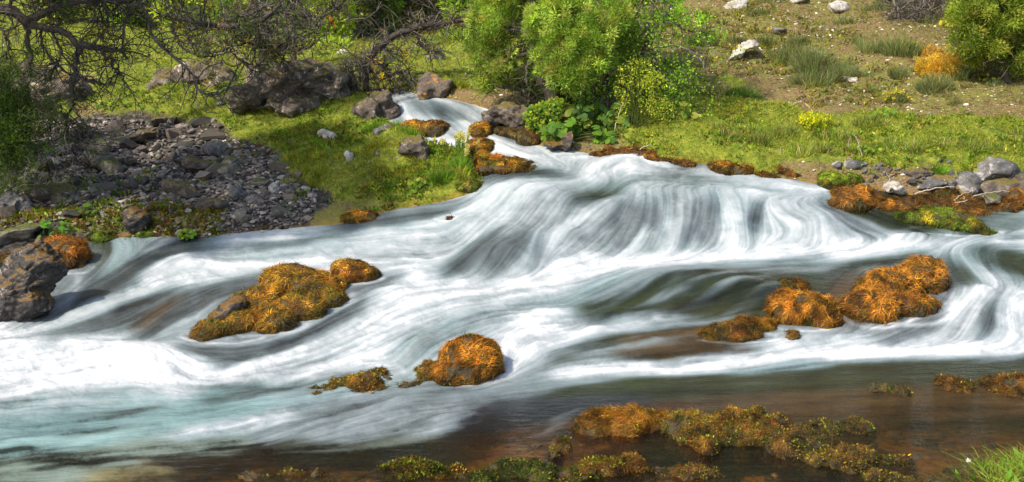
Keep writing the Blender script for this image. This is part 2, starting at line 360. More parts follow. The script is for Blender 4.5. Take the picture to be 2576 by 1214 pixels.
gr = ramp(n, l, nB.outputs[0], [(0.3, (0.05, 0.065, 0.01)), (0.48, (0.14, 0.18, 0.018)), (0.62, (0.27, 0.28, 0.035)), (0.75, (0.16, 0.09, 0.02))])
so_ = ramp(n, l, nC.outputs[0], [(0.3, (0.07, 0.04, 0.022)), (0.5, (0.21, 0.125, 0.068)), (0.62, (0.34, 0.22, 0.135)), (0.72, (0.55, 0.46, 0.36))])
so2 = mixc(n, l, ramp(n, l, nB.outputs[0], [(0.4, (0,)*3), (0.58, (.75,)*3)]).outputs[0], so_.outputs[0], (0.17, 0.17, 0.04))
vo = n.new('ShaderNodeTexVoronoi'); vo.inputs['Scale'].default_value = 34; l.new(tc, vo.inputs['Vector'])
sc_ = ramp(n, l, vo.outputs['Color'], [(0.1, (0.02, 0.017, 0.014)), (0.6, (0.06, 0.052, 0.044)), (0.9, (0.15, 0.13, 0.1))])
bd = ramp(n, l, nB.outputs[0], [(0.3, (0.05, 0.034, 0.01)), (0.45, (0.17, 0.095, 0.02)), (0.58, (0.32, 0.16, 0.022)), (0.7, (0.15, 0.14, 0.025)), (0.8, (0.36, 0.26, 0.1))])
c = mixc(n, l, attr(n, 'grass').outputs['Fac'], so2, gr.outputs[0]); c = mixc(n, l, attr(n, 'scree').outputs['Fac'], c, sc_.outputs[0]); c = mixc(n, l, attr(n, 'bed').outputs['Fac'], c, bd.outputs[0])
l.new(c, b.inputs['Base Color']); b.inputs['Roughness'].default_value = 0.9; b.inputs['Specular IOR Level'].default_value = 0.2
bp = n.new('ShaderNodeBump'); bp.inputs['Distance'].default_value = 0.03; bp.inputs['Strength'].default_value = 0.8
l.new(mathn(n, l, 'ADD', nB.outputs[0], mathn(n, l, 'MULTIPLY', nC.outputs[0], 0.5)), bp.inputs['Height']); l.new(bp.outputs[0], b.inputs['Normal'])
g = grid_mesh('ground', GX, GY, GZ, gm, None, {'grass': np.clip(sm(0.3, 0.7, gG)+.4*gS*sm(.02, .4, fbm(P3*1.1, 4, 91)), 0, 1), 'scree': sm(0.35, 0.6, gR), 'bed': sm(0.08, -0.02, GD)})
g['kind'] = 'structure'

# ------------------------------------------------------------------ the water
T_, G_, B_, D_, M_, R_ = (0.18, 0.265, 0.275), (0.022, 0.028, 0.011), (0.06, 0.036, 0.014), (0.05, 0.063, 0.068), (0.12, 0.155, 0.165), (0.07, 0.032, 0.02)
FLOW = [ # foam, body, width, course (in the direction it runs)
 (.6,M_,10,[(925,238),(960,240),(1000,250)]),(.9,T_,10,[(955,232),(1010,238),(1080,250)]),
 (.75,M_,12,[(1000,248),(1006,270),(1010,300)]),(.25,D_,9,[(1045,254),(1062,275),(1072,296)]),(.1,D_,9,[(1088,258),(1112,278),(1128,300)]),(.1,D_,6,[(1160,290),(1172,300)]),(.1,(.1,.07,.04),7,[(1140,318),(1144,345)]),(.15,(.14,.09,.04),8,[(1240,325),(1290,345)]),
 (.75,M_,10,[(1105,256),(1150,268),(1195,298)]),(.7,M_,9,[(1130,258),(1180,274),(1215,290)]),(.95,T_,8,[(1018,304),(1100,306),(1200,314)]),
 (.5,B_,9,[(1135,315),(1138,345)]),(.9,T_,9,[(1158,315),(1180,350)]),(.45,B_,10,[(1235,322),(1262,335),(1290,352)]),(.75,M_,8,[(1262,328),(1310,358)]),
 (.95,T_,10,[(1085,362),(1130,358),(1185,352)]),(.95,T_,11,[(1215,342),(1280,366),(1370,386)]),(.9,T_,14,[(1260,384),(1330,395),(1420,402)]),(.85,T_,14,[(1300,372),(1400,398),(1500,425),(1560,440)]),
 (.8,T_,18,[(1560,398),(1450,398),(1350,386)]),(.95,T_,20,[(1670,412),(1600,393),(1530,405),(1480,432)]),(.7,M_,16,[(1810,432),(1750,424),(1650,440)]),(.45,D_,10,[(1830,420),(1780,406),(1720,410)]),
 (.25,D_,12,[(1430,452),(1380,437),(1300,440),(1215,448)]),(.2,G_,13,[(1560,470),(1510,484),(1440,488)]),(.7,T_,18,[(1950,470),(1850,457),(1700,452),(1570,456)]),(.8,T_,14,[(2060,482),(1900,447),(1760,432)]),(.8,T_,12,[(2085,490),(2000,495),(1900,490)]),
 (.8,T_,22,[(1390,463),(1310,480),(1240,535),(1180,590)]),(.65,M_,20,[(1410,470),(1350,520),(1290,590)]),(.8,T_,18,[(1270,468),(1200,515),(1130,565)]),(.7,M_,18,[(1430,495),(1415,550),(1380,600)]),
 (.7,M_,18,[(1560,500),(1500,555),(1440,610)]),(.45,D_,15,[(1610,500),(1590,560),(1550,625)]),(.65,M_,15,[(1700,488),(1695,550),(1690,620)]),(.4,D_,12,[(1645,505),(1645,560),(1630,620)]),(.45,D_,14,[(1780,500),(1772,560),(1755,615)]),
 (.8,T_,16,[(1835,500),(1855,555),(1880,615)]),(.3,D_,11,[(1905,520),(1880,570)]),(.85,T_,18,[(1965,512),(2010,545),(2060,600)]),(.6,M_,18,[(2050,508),(2130,560),(2220,598)]),(.2,G_,20,[(2110,518),(2220,555),(2350,602)]),(.12,G_,18,[(2350,560),(2450,585),(2560,590)]),
 (.98,T_,16,[(2576,592),(2450,590),(2310,612),(2150,628),(2000,640),(1850,642),(1700,652),(1560,656),(1450,676),(1350,695)]),(1,T_,14,[(1480,665),(1420,690),(1350,705)]),
 (.4,D_,22,[(1310,600),(1260,635),(1225,680)]),(.2,D_,16,[(1225,618),(1175,655),(1140,682)]),(.5,M_,14,[(1345,605),(1352,650),(1345,690)]),
 (.2,D_,14,[(1110,528),(1000,542),(900,562),(860,578)]),(.75,T_,14,[(1180,570),(1050,585),(900,595),(760,604),(600,606)]),(.5,M_,10,[(1190,516),(1060,524),(950,535)]),(.25,D_,12,[(880,590),(760,612),(640,622)]),(.7,T_,14,[(860,622),(700,632),(560,645),(480,652)]),
 (.95,T_,14,[(560,678),(500,652),(445,652),(380,685)]),(.85,T_,13,[(1120,640),(950,642),(800,645),(690,664),(560,688),(430,712),(290,765),(120,828)]),(.2,D_,18,[(480,622),(380,645),(290,690),(200,745)]),
 (.3,D_,22,[(690,700),(560,735),(440,800),(380,850)]),(.3,D_,20,[(430,735),(330,775),(220,815),(120,850)]),(.3,B_,11,[(430,760),(385,798),(350,830)]),(.15,G_,12,[(262,612),(250,655),(215,690)]),(.55,M_,13,[(250,650),(180,730),(90,795)]),(.3,B_,10,[(170,745),(110,790),(50,815)]),
 (.45,M_,10,[(590,740),(500,790),(440,830)]),(.75,T_,11,[(520,782),(450,815),(390,850)]),(.5,T_,12,[(300,605),(330,625),(280,680)]),(.6,M_,12,[(420,610),(360,640)]),
 (.97,T_,32,[(450,930),(380,892),(250,890),(100,920),(-60,950)]),(.97,T_,26,[(440,975),(330,940),(180,950),(-40,990)]),(.9,T_,18,[(300,870),(150,855),(-40,850)]),(.95,T_,18,[(60,800),(20,830),(-60,860)]),
 (.62,(.17,.28,.28),32,[(450,1000),(250,1010),(-60,1030)]),(.36,(.15,.26,.26),28,[(650,1005),(450,1042),(200,1062),(-60,1085)]),(.12,(.03,.05,.05),13,[(730,975),(620,1000),(500,1012)]),(.12,(.05,.07,.065),12,[(420,1015),(300,1040),(150,1052)]),(.75,T_,14,[(730,1048),(650,1056),(570,1080),(440,1095)]),
 (.34,(.15,.25,.24),18,[(380,1075),(200,1108),(-60,1140)]),(.25,(.13,.17,.14),26,[(560,1125),(300,1150),(-60,1190)]),(.08,B_,22,[(760,1175),(560,1165),(380,1160)]),(.15,(.15,.13,.06),18,[(420,1190),(250,1195)]),(.05,G_,18,[(1150,1165),(900,1165),(700,1160)]),
 (.95,T_,22,[(1430,700),(1330,712),(1150,722),(1020,740),(950,760)]),(.82,T_,24,[(1300,735),(1150,765),(1000,820),(850,890),(700,940)]),(.9,T_,16,[(1000,775),(900,830),(780,880),(620,915)]),(.6,T_,16,[(1400,760),(1250,780),(1130,815),(1050,870),(1000,915)]),
 (.3,B_,10,[(1100,838),(1050,875),(1000,918)]),(.95,T_,11,[(1000,925),(940,908),(850,915),(750,928),(600,940),(450,958)]),(.45,T_,14,[(950,945),(850,965),(740,985),(600,1000)]),(.35,D_,12,[(930,760),(850,800),(740,860),(560,925)]),(.3,D_,10,[(730,850),(620,885),(450,885)]),(.4,D_,9,[(1000,700),(950,722),(880,745)]),
 (.6,M_,6,[(890,742),(850,775),(760,832),(650,864),(480,866)]),(.85,T_,7,[(1282,850),(1280,900),(1262,945),(1190,976)]),(.65,M_,6,[(2385,760),(2310,800),(2180,828)]),(.55,M_,6,[(2120,800),(2060,830),(1950,832)]),(.5,M_,5,[(455,850),(470,820),(560,770)]),
 (.97,T_,16,[(1420,806),(1330,790),(1250,770)]),(.95,T_,16,[(1420,830),(1320,835),(1285,870),(1265,920)]),(.85,T_,16,[(1600,806),(1470,825),(1360,875),(1290,935)]),(.55,M_,14,[(1500,882),(1400,895),(1310,938),(1230,965)]),(.25,G_,13,[(1560,862),(1480,878),(1400,905)]),
 (.06,G_,26,[(2020,690),(1850,695),(1700,720),(1600,765),(1480,800)]),(.06,G_,26,[(1950,745),(1830,765),(1700,785)]),(.3,M_,9,[(2060,640),(1900,668),(1750,680),(1620,708),(1500,750)]),(.35,G_,8,[(1930,700),(1840,745),(1790,790)]),(.3,M_,8,[(1720,700),(1660,745),(1610,770)]),
 (.45,M_,9,[(2120,662),(2030,680),(1930,690)]),(.55,T_,13,[(1560,690),(1480,725),(1400,765)]),(.6,M_,11,[(1720,795),(1600,800),(1500,812),(1400,822)]),(.12,B_,16,[(1790,835),(1660,850),(1560,868)]),(.4,M_,8,[(1830,806),(1720,812),(1620,830)]),(.4,M_,7,[(1700,850),(1600,868),(1500,880)]),
 (.97,T_,14,[(2576,872),(2400,882),(2250,882),(2100,888),(1960,908),(1830,918),(1700,932),(1520,932),(1400,948)]),(.85,T_,12,[(2150,850),(2020,868),(1880,898)]),(.6,M_,10,[(2130,830),(2090,850),(2020,862)]),(.55,M_,8,[(1900,870),(1780,895),(1690,915)]),(.15,B_,10,[(1900,880),(1760,880),(1640,895)]),
 (.75,M_,14,[(2490,735),(2440,775),(2390,850)]),(.45,D_,13,[(2380,785),(2300,825),(2230,862)]),(.85,T_,14,[(2540,735),(2545,790),(2560,860)]),(.3,D_,9,[(2490,790),(2470,850)]),(.9,T_,10,[(2576,742),(2500,728),(2430,752),(2390,785)]),
 (.25,D_,12,[(2395,655),(2410,700),(2440,730)]),(.75,T_,11,[(2400,632),(2450,655),(2500,695),(2530,725)]),(.08,G_,14,[(2460,632),(2530,655),(2620,675)]),(.8,T_,14,[(2620,602),(2450,602),(2350,622),(2200,640),(2100,652)]),(.15,G_,10,[(2330,636),(2200,655),(2070,672)]),
 (.1,G_,22,[(2620,925),(2300,938),(2000,960),(1700,965),(1420,985)]),(.35,M_,12,[(1520,958),(1320,970),(1170,990),(1050,1008)]),(.1,(.025,.028,.036),20,[(1600,1000),(1450,1015),(1330,1045),(1200,1062)]),(.35,T_,10,[(2060,915),(1960,925),(1850,935)]),
 (.5,M_,13,[(1120,1008),(1000,1012),(900,1050),(800,1090)]),(.55,M_,11,[(1150,1040),(1060,1062),(960,1092),(860,1110)]),(.45,M_,13,[(900,1030),(780,1050),(660,1100)]),(.85,T_,11,[(1680,560),(1645,590),(1590,625)]),(.85,T_,10,[(1835,548),(1850,580),(1830,620)]),(.8,T_,9,[(1560,470),(1700,478),(1850,480),(1960,492)]),(.15,D_,8,[(1722,600),(1716,622)]),(.15,D_,9,[(1562,518),(1530,542)]),(.85,T_,10,[(1480,545),(1430,575),(1390,620)]),(.1,D_,8,[(1790,520),(1775,548)]),(.8,T_,9,[(2080,560),(2050,585),(2000,612)]),(.5,M_,6,[(2000,672),(1850,690),(1740,722),(1640,765)]),(.45,M_,5,[(1880,712),(1800,738),(1720,780)]),(.45,M_,5,[(1960,720),(1890,752),(1850,790)]),(.5,T_,6,[(2090,652),(1960,655),(1830,668),(1700,690)]),(.4,M_,5,[(1640,715),(1560,755),(1490,795)]),(.4,M_,5,[(1760,770),(1650,790),(1560,800)]),(.85,T_,8,[(985,250),(982,275),(988,300)]),(.9,T_,7,[(1215,272),(1235,285),(1245,296)]),(.85,T_,8,[(1060,352),(1090,360),(1120,362)]),(.05,B_,12,[(2130,712),(2118,760),(2140,812)]),(.08,G_,12,[(2385,650),(2420,700),(2440,722)]),(.05,G_,14,[(2576,660),(2500,650),(2440,640)]),(.12,D_,12,[(1490,488),(1450,500),(1430,520)]),(.3,G_,12,[(1000,1100),(850,1125),(700,1135)]),(.4,M_,6,[(2560,900),(2500,905),(2470,910)]),
 (.04,R_,20,[(1700,1040),(1520,1050),(1350,1100),(1250,1130)]),(.02,B_,26,[(2700,1010),(2300,1008),(2000,1020),(1800,1030)]),(.01,G_,30,[(2700,1100),(2200,1120),(2000,1150),(1700,1150)]),(.04,R_,18,[(1520,1145),(1330,1150),(1200,1140)]),(.01,G_,22,[(1500,1200),(1100,1200),(500,1205)]),(.2,M_,7,[(1420,1040),(1380,1090),(1350,1110)])]
su, sv = 2.0, 2.0
wu = np.arange(-240, 2830, su); wv = np.arange(190, 1300, sv); WU, WV = np.meshgrid(wu, wv, indexing='ij')
aw = np.full(WU.shape, 1e-6); af = aw*0.1; ab = aw[..., None]*np.array(G_); ax_ = -aw; ay_ = aw*0.05
wx = 7*fbm(xyz(WU/50, WV/30), 3, 77); wy = 5*fbm(xyz(WU/50, WV/30), 3, 78)
for f_, bc, wd, pts in FLOW:
    wd = wd*1.12; x0 = min(p[0] for p in pts)-wd*6; x1 = max(p[0] for p in pts)+wd*6; y0 = min(p[1] for p in pts)-wd*6; y1 = max(p[1] for p in pts)+wd*6
    a0, a1 = np.searchsorted(wu, (x0, x1)); b0, b1 = np.searchsorted(wv, (y0, y1)); sl_ = (slice(a0, a1), slice(b0, b1))
    if a1 <= a0 or b1 <= b0: continue
    d, tx, ty = polydist(WU[sl_]+wx[sl_], WV[sl_]+wy[sl_], pts); k = (1+0.9*d/(wd*wd))**-3.4
    aw[sl_] += k; af[sl_] += k*f_; ab[sl_] += k[..., None]*np.array(bc); ax_[sl_] += k*tx; ay_[sl_] += k*ty
FO = af/aw; BC = ab/aw[..., None]; dx = gblur(gblur(ax_/aw, 11, 0), 8, 1); dy = gblur(gblur(ay_/aw, 11, 0), 8, 1); dl = np.sqrt(dx*dx+dy*dy)+1e-6; dx /= dl; dy /= dl
swirl = 0.12*fbm(xyz(WU/40, WV/24), 3, 99); dx, dy = dx*np.cos(swirl)-dy*np.sin(swirl), dx*np.sin(swirl)+dy*np.cos(swirl)
def lic(noise, steps, hgt):                                     # drag noise along the current
    out = noise.copy(); n = 1
    I, J = np.meshgrid(np.arange(noise.shape[0], dtype=np.float32), np.arange(noise.shape[1], dtype=np.float32), indexing='ij')
    for sg in (1, -1):
        pi = I.copy(); pj = J.copy()
        for k in range(steps):
            a = np.clip(pi, 0, noise.shape[0]-1).astype(np.int32); b_ = np.clip(pj, 0, noise.shape[1]-1).astype(np.int32)
            pi += sg*hgt*dx[a, b_]; pj += sg*hgt*dy[a, b_]
            a = np.clip(pi, 0, noise.shape[0]-1).astype(np.int32); b_ = np.clip(pj, 0, noise.shape[1]-1).astype(np.int32)
            out += noise[a, b_]; n += 1
    out /= n; out -= out.mean(); return out/(out.std()+1e-9)
def drag(a, steps, hgt):
    m, sd = a.mean(), a.std(); return lic(a, steps, hgt)*sd*0.96+m
FO = 0.35*gblur(gblur(FO, 2, 0), 1.5, 1)+0.65*drag(FO, 14, 1.5)
BC = np.stack([drag(BC[..., k], 12, 1.5) for k in range(3)], -1).clip(0.01, 1)
FO = np.clip((FO-.1)*1.13, 0, 1)**1.18
n0 = R.normal(size=WU.shape).astype(np.float32)
L1 = lic(n0, 30, 0.9); L2 = lic(gblur(gblur(R.normal(size=WU.shape), 1.6, 0), 1.6, 1), 34, 1.4); L3 = lic(gblur(gblur(R.normal(size=WU.shape), 6, 0), 4.5, 1), 22, 1.8)
L1 = gblur(gblur(L1, 0.6, 0), 0.6, 1)
act = 0.36+0.8*np.clip(FO*(1.3-FO)*2.2, 0, 1)
ST = 0.7*L1+0.65*L2+0.5*L3
bil1 = fbm(xyz((WU+2*wx)/34, (WV+2*wy)/15), 4, 55, .6); bil2 = drag(fbm(xyz((WU+wx)/16, (WV+wy)/9), 4, 56, .65), 5, 1.0)
SPL = [(490,795,60,22),(930,915,90,16),(1290,790,60,30),(1400,822,60,20),(1150,1040,90,28),(2130,845,50,14),(2440,750,70,24),(240,660,50,24),(20,830,60,30),(1050,640,60,14),(1680,800,120,18),(650,1060,70,18),(1250,940,50,18),(390,900,80,22),(2150,612,80,14),(2290,606,60,14),(2560,602,60,14),(1600,860,90,20),(1180,305,50,10),(1300,370,60,12),(1020,1030,110,22),(480,655,50,14),(2520,800,60,30),(1740,905,80,10),(900,1000,80,12),(1560,430,120,20)]
SP_ = np.zeros(WU.shape)
for u_, v_, a_, b_ in SPL: SP_ = np.maximum(SP_, np.exp(-((WU+wx-u_)/a_)**2-((WV+wy-v_)/b_)**2))
spn = drag(fbm(xyz((WU+3*wx)/11, (WV+3*wy)/7), 4, 57, .7), 7, 1.0)*1.5
RING = np.zeros(WU.shape); RIN = [(765,752,118,30),(650,815,110,28),(560,846,95,18),(893,700,66,14),(1172,930,104,36),(2300,775,100,42),(2210,790,90,34),(2024,806,96,28),(1855,850,95,14),(100,720,95,60),(185,668,46,22),(2400,580,120,14),(1120,552,28,8)]
for u_, v_, a_, b_ in RIN:
    rr_ = np.sqrt(((WU+.5*wx-u_)/a_)**2+((WV+.5*wy-v_)/b_)**2); RING = np.maximum(RING, np.exp(-((rr_-1.04)/.16)**2)*(.55+.45*(WV > v_)))
FO = .4*FO+.6*gblur(gblur(FO, 5, 0), 3, 1)
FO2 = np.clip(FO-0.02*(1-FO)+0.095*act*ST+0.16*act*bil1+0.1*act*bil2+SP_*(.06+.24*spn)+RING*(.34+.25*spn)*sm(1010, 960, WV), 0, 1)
BC2 = BC*np.clip(1+0.1*L1+0.18*L2+0.2*L3, 0.4, 1.8)[..., None]
# swells and plunges of the surface: centre, half-sizes, height in the same angular unit
SWELL = [(1640,595,34,18,10),(1850,585,34,18,10),(1430,590,40,20,10),(2055,585,50,16,10),(1720,520,60,14,8),(1560,545,26,18,-8),(1770,560,20,20,-8),(1900,545,22,16,-7),(1180,560,60,20,10),(820,610,70,12,8),(700,700,60,14,-8),(250,760,70,20,10),(1330,870,40,20,10),(1650,860,60,10,6),(1500,830,40,12,8),(1590,398,80,22,16),(1310,485,90,30,20),(1265,640,90,34,26),(480,662,70,18,14),(350,895,130,26,22),(1720,712,170,32,20),(1900,735,110,34,16),(2440,742,90,24,18),(2060,560,70,28,16),(2290,606,60,14,12),(1520,790,110,16,10),(1380,800,70,18,14),(620,775,60,30,12),(1050,870,60,30,14),(1960,905,90,12,10),(560,920,90,14,10),(1000,740,90,18,8),(1150,1050,90,14,8),(1250,1085,60,14,-10),(1490,478,70,14,-12),(1160,265,60,16,8),(1720,560,30,40,8),(1860,560,26,40,8),(1600,560,24,40,6),(700,965,90,14,-8),(430,940,30,26,10),(1760,800,80,12,-8),(2480,800,40,40,8),(2350,600,80,14,6),(1350,1100,40,14,8),(1300,590,140,20,8),(2440,880,120,14,6),(2130,850,60,12,8),(100,870,90,20,12)]
HT = np.zeros(WU.shape)
for u_, v_, a_, b_, h_ in SWELL: HT += h_*np.exp(-((WU+wx-u_)/a_)**2-((WV+wy-v_)/b_)**2)
HT += 1.5*L3*(0.35+FO)+0.25*L2*(0.3+FO)+0.05*L1*(0.1+FO)+3.5*bil1*(FO+.15)+SP_*2*spn
HT *= sm(0.02, 0.1, np.minimum(FO+0.06, 1))
NSW, NTW = 1500, 1300
ws = np.linspace(-0.72, 0.72, NSW); wt = np.log(np.concatenate([np.linspace(1.6, 4.2, 60, endpoint=False), np.linspace(4.2, 11.6, NTW-60)]))
S_, Tt = np.meshgrid(ws, wt, indexing='ij'); e_, U_, V_ = base_e(S_, Tt); Yw = np.exp(Tt); Dw = rsd(S_, Tt)
smp = lambda A: bil(A, wu[0], su, U_, wv[0], sv, V_)
hw = smp(HT)*Yw/F*sm(0.02, -0.12, Dw)
Zw = H+e_*Yw+hw-0.02*sm(0.0, 0.1, Dw)
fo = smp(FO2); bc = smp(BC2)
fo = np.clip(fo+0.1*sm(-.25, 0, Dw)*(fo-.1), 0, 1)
def wz(x, y):
    e, _, _ = base_e(np.array([x/y]), np.array([math.log(y)])); return float(H+e[0]*y)
wm, n, l, b = newmat('river_water'); tc = n.new('ShaderNodeTexCoord').outputs['Object']
fa = attr(n, 'foam').outputs['Fac']; ba = attr(n, 'body').outputs[0]
b.inputs['Roughness'].default_value = 0.12; b.inputs['IOR'].default_value = 1.33; l.new(ba, b.inputs['Base Color'])
mpw = n.new('ShaderNodeMapping'); mpw.inputs['Scale'].default_value = (0.4, 1.3, 1); l.new(tc, mpw.inputs[0]); nz = noise_node(n, l, 20, 6, 0.62, mpw.outputs[0], 0.8); bp = n.new('ShaderNodeBump'); bp.inputs['Distance'].default_value = 0.018; bp.inputs['Strength'].default_value = 0.5; l.new(nz.outputs[0], bp.inputs['Height']); l.new(bp.outputs[0], b.inputs['Normal'])
tr = n.new('ShaderNodeBsdfTransparent'); tr.inputs[0].default_value = (0.86, 0.74, 0.52, 1)
mx0 = n.new('ShaderNodeMixShader'); l.new(attr(n, 'clear').outputs['Fac'], mx0.inputs[0]); gl = n.new('ShaderNodeBsdfGlossy'); gl.inputs['Roughness'].default_value = 0.15; l.new(bp.outputs[0], gl.inputs['Normal'])
fr = n.new('ShaderNodeFresnel'); fr.inputs[0].default_value = 1.33; l.new(bp.outputs[0], fr.inputs['Normal'])
mxf = n.new('ShaderNodeMixShader'); l.new(fr.outputs[0], mxf.inputs[0]); l.new(tr.outputs[0], mxf.inputs[1]); l.new(gl.outputs[0], mxf.inputs[2])
l.new(b.outputs[0], mx0.inputs[1]); l.new(mxf.outputs[0], mx0.inputs[2])
fb = n.new('ShaderNodeBsdfPrincipled'); fb.inputs['Roughness'].default_value = 0.7; fb.inputs['Specular IOR Level'].default_value = 0.3
fb.inputs['Subsurface Weight'].default_value = 0.0
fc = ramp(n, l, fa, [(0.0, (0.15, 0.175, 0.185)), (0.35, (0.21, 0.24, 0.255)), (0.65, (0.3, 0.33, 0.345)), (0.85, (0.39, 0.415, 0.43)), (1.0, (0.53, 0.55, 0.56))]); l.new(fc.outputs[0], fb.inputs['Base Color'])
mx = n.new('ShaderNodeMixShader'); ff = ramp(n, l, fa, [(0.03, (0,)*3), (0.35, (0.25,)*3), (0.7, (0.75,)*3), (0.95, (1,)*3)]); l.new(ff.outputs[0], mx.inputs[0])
l.new(mx0.outputs[0], mx.inputs[1]); l.new(fb.outputs[0], mx.inputs[2]); l.new(mx.outputs[0], n['Material Output'].inputs[0])
clear = 0.16*sm(0.34, 0.02, fo)*sm(0.16, 0.05, bc.mean(-1))
clear = np.clip(clear+0.72*sm(980, 1110, V_)*sm(.25, .02, fo)*sm(0.16, 0.05, bc.mean(-1)), 0, 0.86)
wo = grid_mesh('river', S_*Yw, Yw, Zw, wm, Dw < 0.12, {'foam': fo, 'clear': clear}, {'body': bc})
wo['kind'] = 'structure'
# ------------------------------------------------------------------ rock and moss builders
def ico(sub):
    bm = bmesh.new(); bmesh.ops.create_icosphere(bm, subdivisions=sub, radius=1); v = np.array([x.co[:] for x in bm.verts])
    f = np.array([[q.index for q in x.verts] for x in bm.faces]); bm.free(); return v, f
ICO = {k: ico(k) for k in (2, 3, 4)}
def chopped(sub, planes, rng, lo=0.5, hi=0.85):
    v, f = ICO[sub]; v = v.copy()
    for _ in range(planes):
        nrm = unit(rng.normal(size=3)); d = rng.uniform(lo, hi); s = v@nrm; m = s > d; v[m] -= np.outer(s[m]-d, nrm)
    return v, f
def mesh_arrays(me):
    v = np.empty(len(me.vertices)*3, np.float32); me.vertices.foreach_get('co', v); v = v.reshape(-1, 3)
    nn = np.empty(len(me.vertices)*3, np.float32); me.vertices.foreach_get('normal', nn)
    me.calc_loop_triangles(); f = np.empty(len(me.loop_triangles)*3, np.int32); me.loop_triangles.foreach_get('vertices', f)
    return v.astype(float), nn.reshape(-1, 3).astype(float), f.reshape(-1, 3)
def lumpmesh(Y, lumps, vox=0.012, chop=0, amp=0.01, freq=12, seed=0, amp2=0.0, own=False):
    rng = np.random.default_rng(seed+100); vs = []; fs = []; k = 0
    for L in lumps:
        u, v, ru_, rv_, rd = L[:5]; rot = math.radians(L[5]) if len(L) > 5 else 0; dY = L[6] if len(L) > 6 else 0
        Yl = hitY(u, v+rv_*0.8)+rd*0.75 if own else Y+dY
        c = at(u, v, Yl); q = Yl/F; bv, bf = chopped(3, chop, rng) if chop else ICO[3]
        if chop: bv = bv/np.abs(bv).max(0); bv = bv*(1+.12*(1-np.abs(bv).max(1, keepdims=True)))
        bv = bv.copy(); lo_ = bv[:, 2] < 0; rad = np.linalg.norm(bv[:, :2], axis=1)+1e-6
        if own or not chop: tgt = np.where(lo_, np.minimum(rad**0.35, 1.0), rad); bv[:, :2] *= (tgt/rad)[:, None]
        bv[lo_, 2] *= (1.6 if own else 1.25)
        x = bv[:, 0]*ru_*q; z = bv[:, 2]*rv_*q; y = bv[:, 1]*rd
        p = np.stack([c[0]+x*math.cos(rot)-z*math.sin(rot), c[1]+y, c[2]+x*math.sin(rot)+z*math.cos(rot)], 1)
        vs.append(p); fs.append(bf+k); k += len(p)
    V = np.concatenate(vs); Fc = np.concatenate(fs); V[:, :] -= 0
    o = mk('tmp', V, Fc); m = o.modifiers.new('r', 'REMESH'); m.mode = 'VOXEL'; m.voxel_size = vox
    s = o.modifiers.new('s', 'SMOOTH'); s.iterations = 2 if chop else 5; s.factor = 0.6
    ev = o.evaluated_get(bpy.context.evaluated_depsgraph_get()); me = ev.to_mesh(); v, nn, f = mesh_arrays(me); ev.to_mesh_clear()
    mo = o.data; bpy.data.objects.remove(o); bpy.data.meshes.remove(mo)
    d = amp*fbm(v*freq, 5, seed, 0.6)*2
    if amp2: r = 1-np.abs(fbm(v*np.array([1, 1, 2.2])*freq*0.45, 4, seed+5)); d -= amp2*np.clip(r-0.75, 0, 1)*4
    return v+nn*d[:, None], nn, f
def lift_at(c):
    if float(rsd(np.array([c[0]/c[1]]), np.array([math.log(c[1])]))[0]) < .02: return 0.0
    return .45*float(np.clip(gz(c[0], c[1])-wz(c[0], c[1]), -.05, .2))
def boulder(name, label, cat, mat, u, v, lumps, vox=0.015, chop=7, amp=0.012, freq=10, seed=0, amp2=0.01, group=None, Y=None):
    if Y is None: Y = hitY(u, v)-.05
    lumps = [(L[0], L[1], L[2]*1.08, L[3]*1.12)+tuple(L[4:]) for L in lumps]; amp *= 1.5; amp2 *= 1.5
    V, N, Fc = lumpmesh(Y, lumps, vox, chop, amp, freq, seed, amp2); c = at(u, v, Y); dz = lift_at(c); V[:, 2] += dz; c = c+[0, 0, dz]
    o = mk(name, V-c, Fc, M[mat]); o.location = c; tag(o, label, cat, group); return o, V, N, Fc, c
PAL = {'orange': [(.46,.14,.008),(.46,.175,.01),(.2,.07,.006),(.12,.085,.01),(.5,.25,.03)],
 'gold': [(.4,.145,.008),(.28,.14,.01),(.12,.105,.01),(.24,.08,.007),(.44,.24,.02)],
 'green': [(.1,.14,.01),(.17,.19,.012),(.07,.09,.008),(.2,.15,.012),(.26,.15,.01)],
 'rust': [(.36,.1,.012),(.3,.09,.01),(.42,.17,.02),(.14,.07,.01),(.28,.17,.02)],
 'lime': [(.2,.29,.012),(.28,.34,.018),(.12,.2,.01),(.14,.12,.012),(.32,.26,.015)],
 'brown': [(.22,.1,.018),(.3,.15,.03),(.12,.07,.015),(.13,.12,.02),(.4,.24,.05)]}
def palmix(P, pal, rng, sc=9, seed=3):
    C = np.array(PAL[pal]); q = np.clip((fbm(P*sc, 3, seed)+0.55)/1.1, 0, 0.999); q = np.clip(1.35*(q-.5)+.5+rng.normal(0, .15, len(P)), 0, 0.999)
    i = (q*4).astype(int); a = (q*4-i)[:, None]; order = C[[3, 0, 4, 1, 2]] if pal in ('orange', 'gold', 'rust') else C
    return (order[i]*(1-a)+order[np.minimum(i+1, 4)]*a)*np.clip(rng.lognormal(-.05, .55, (len(P), 1)), .2, 2.1)*np.clip(1+1.5*fbm(P*22, 2, seed+4), .25, 1.8)[:, None]
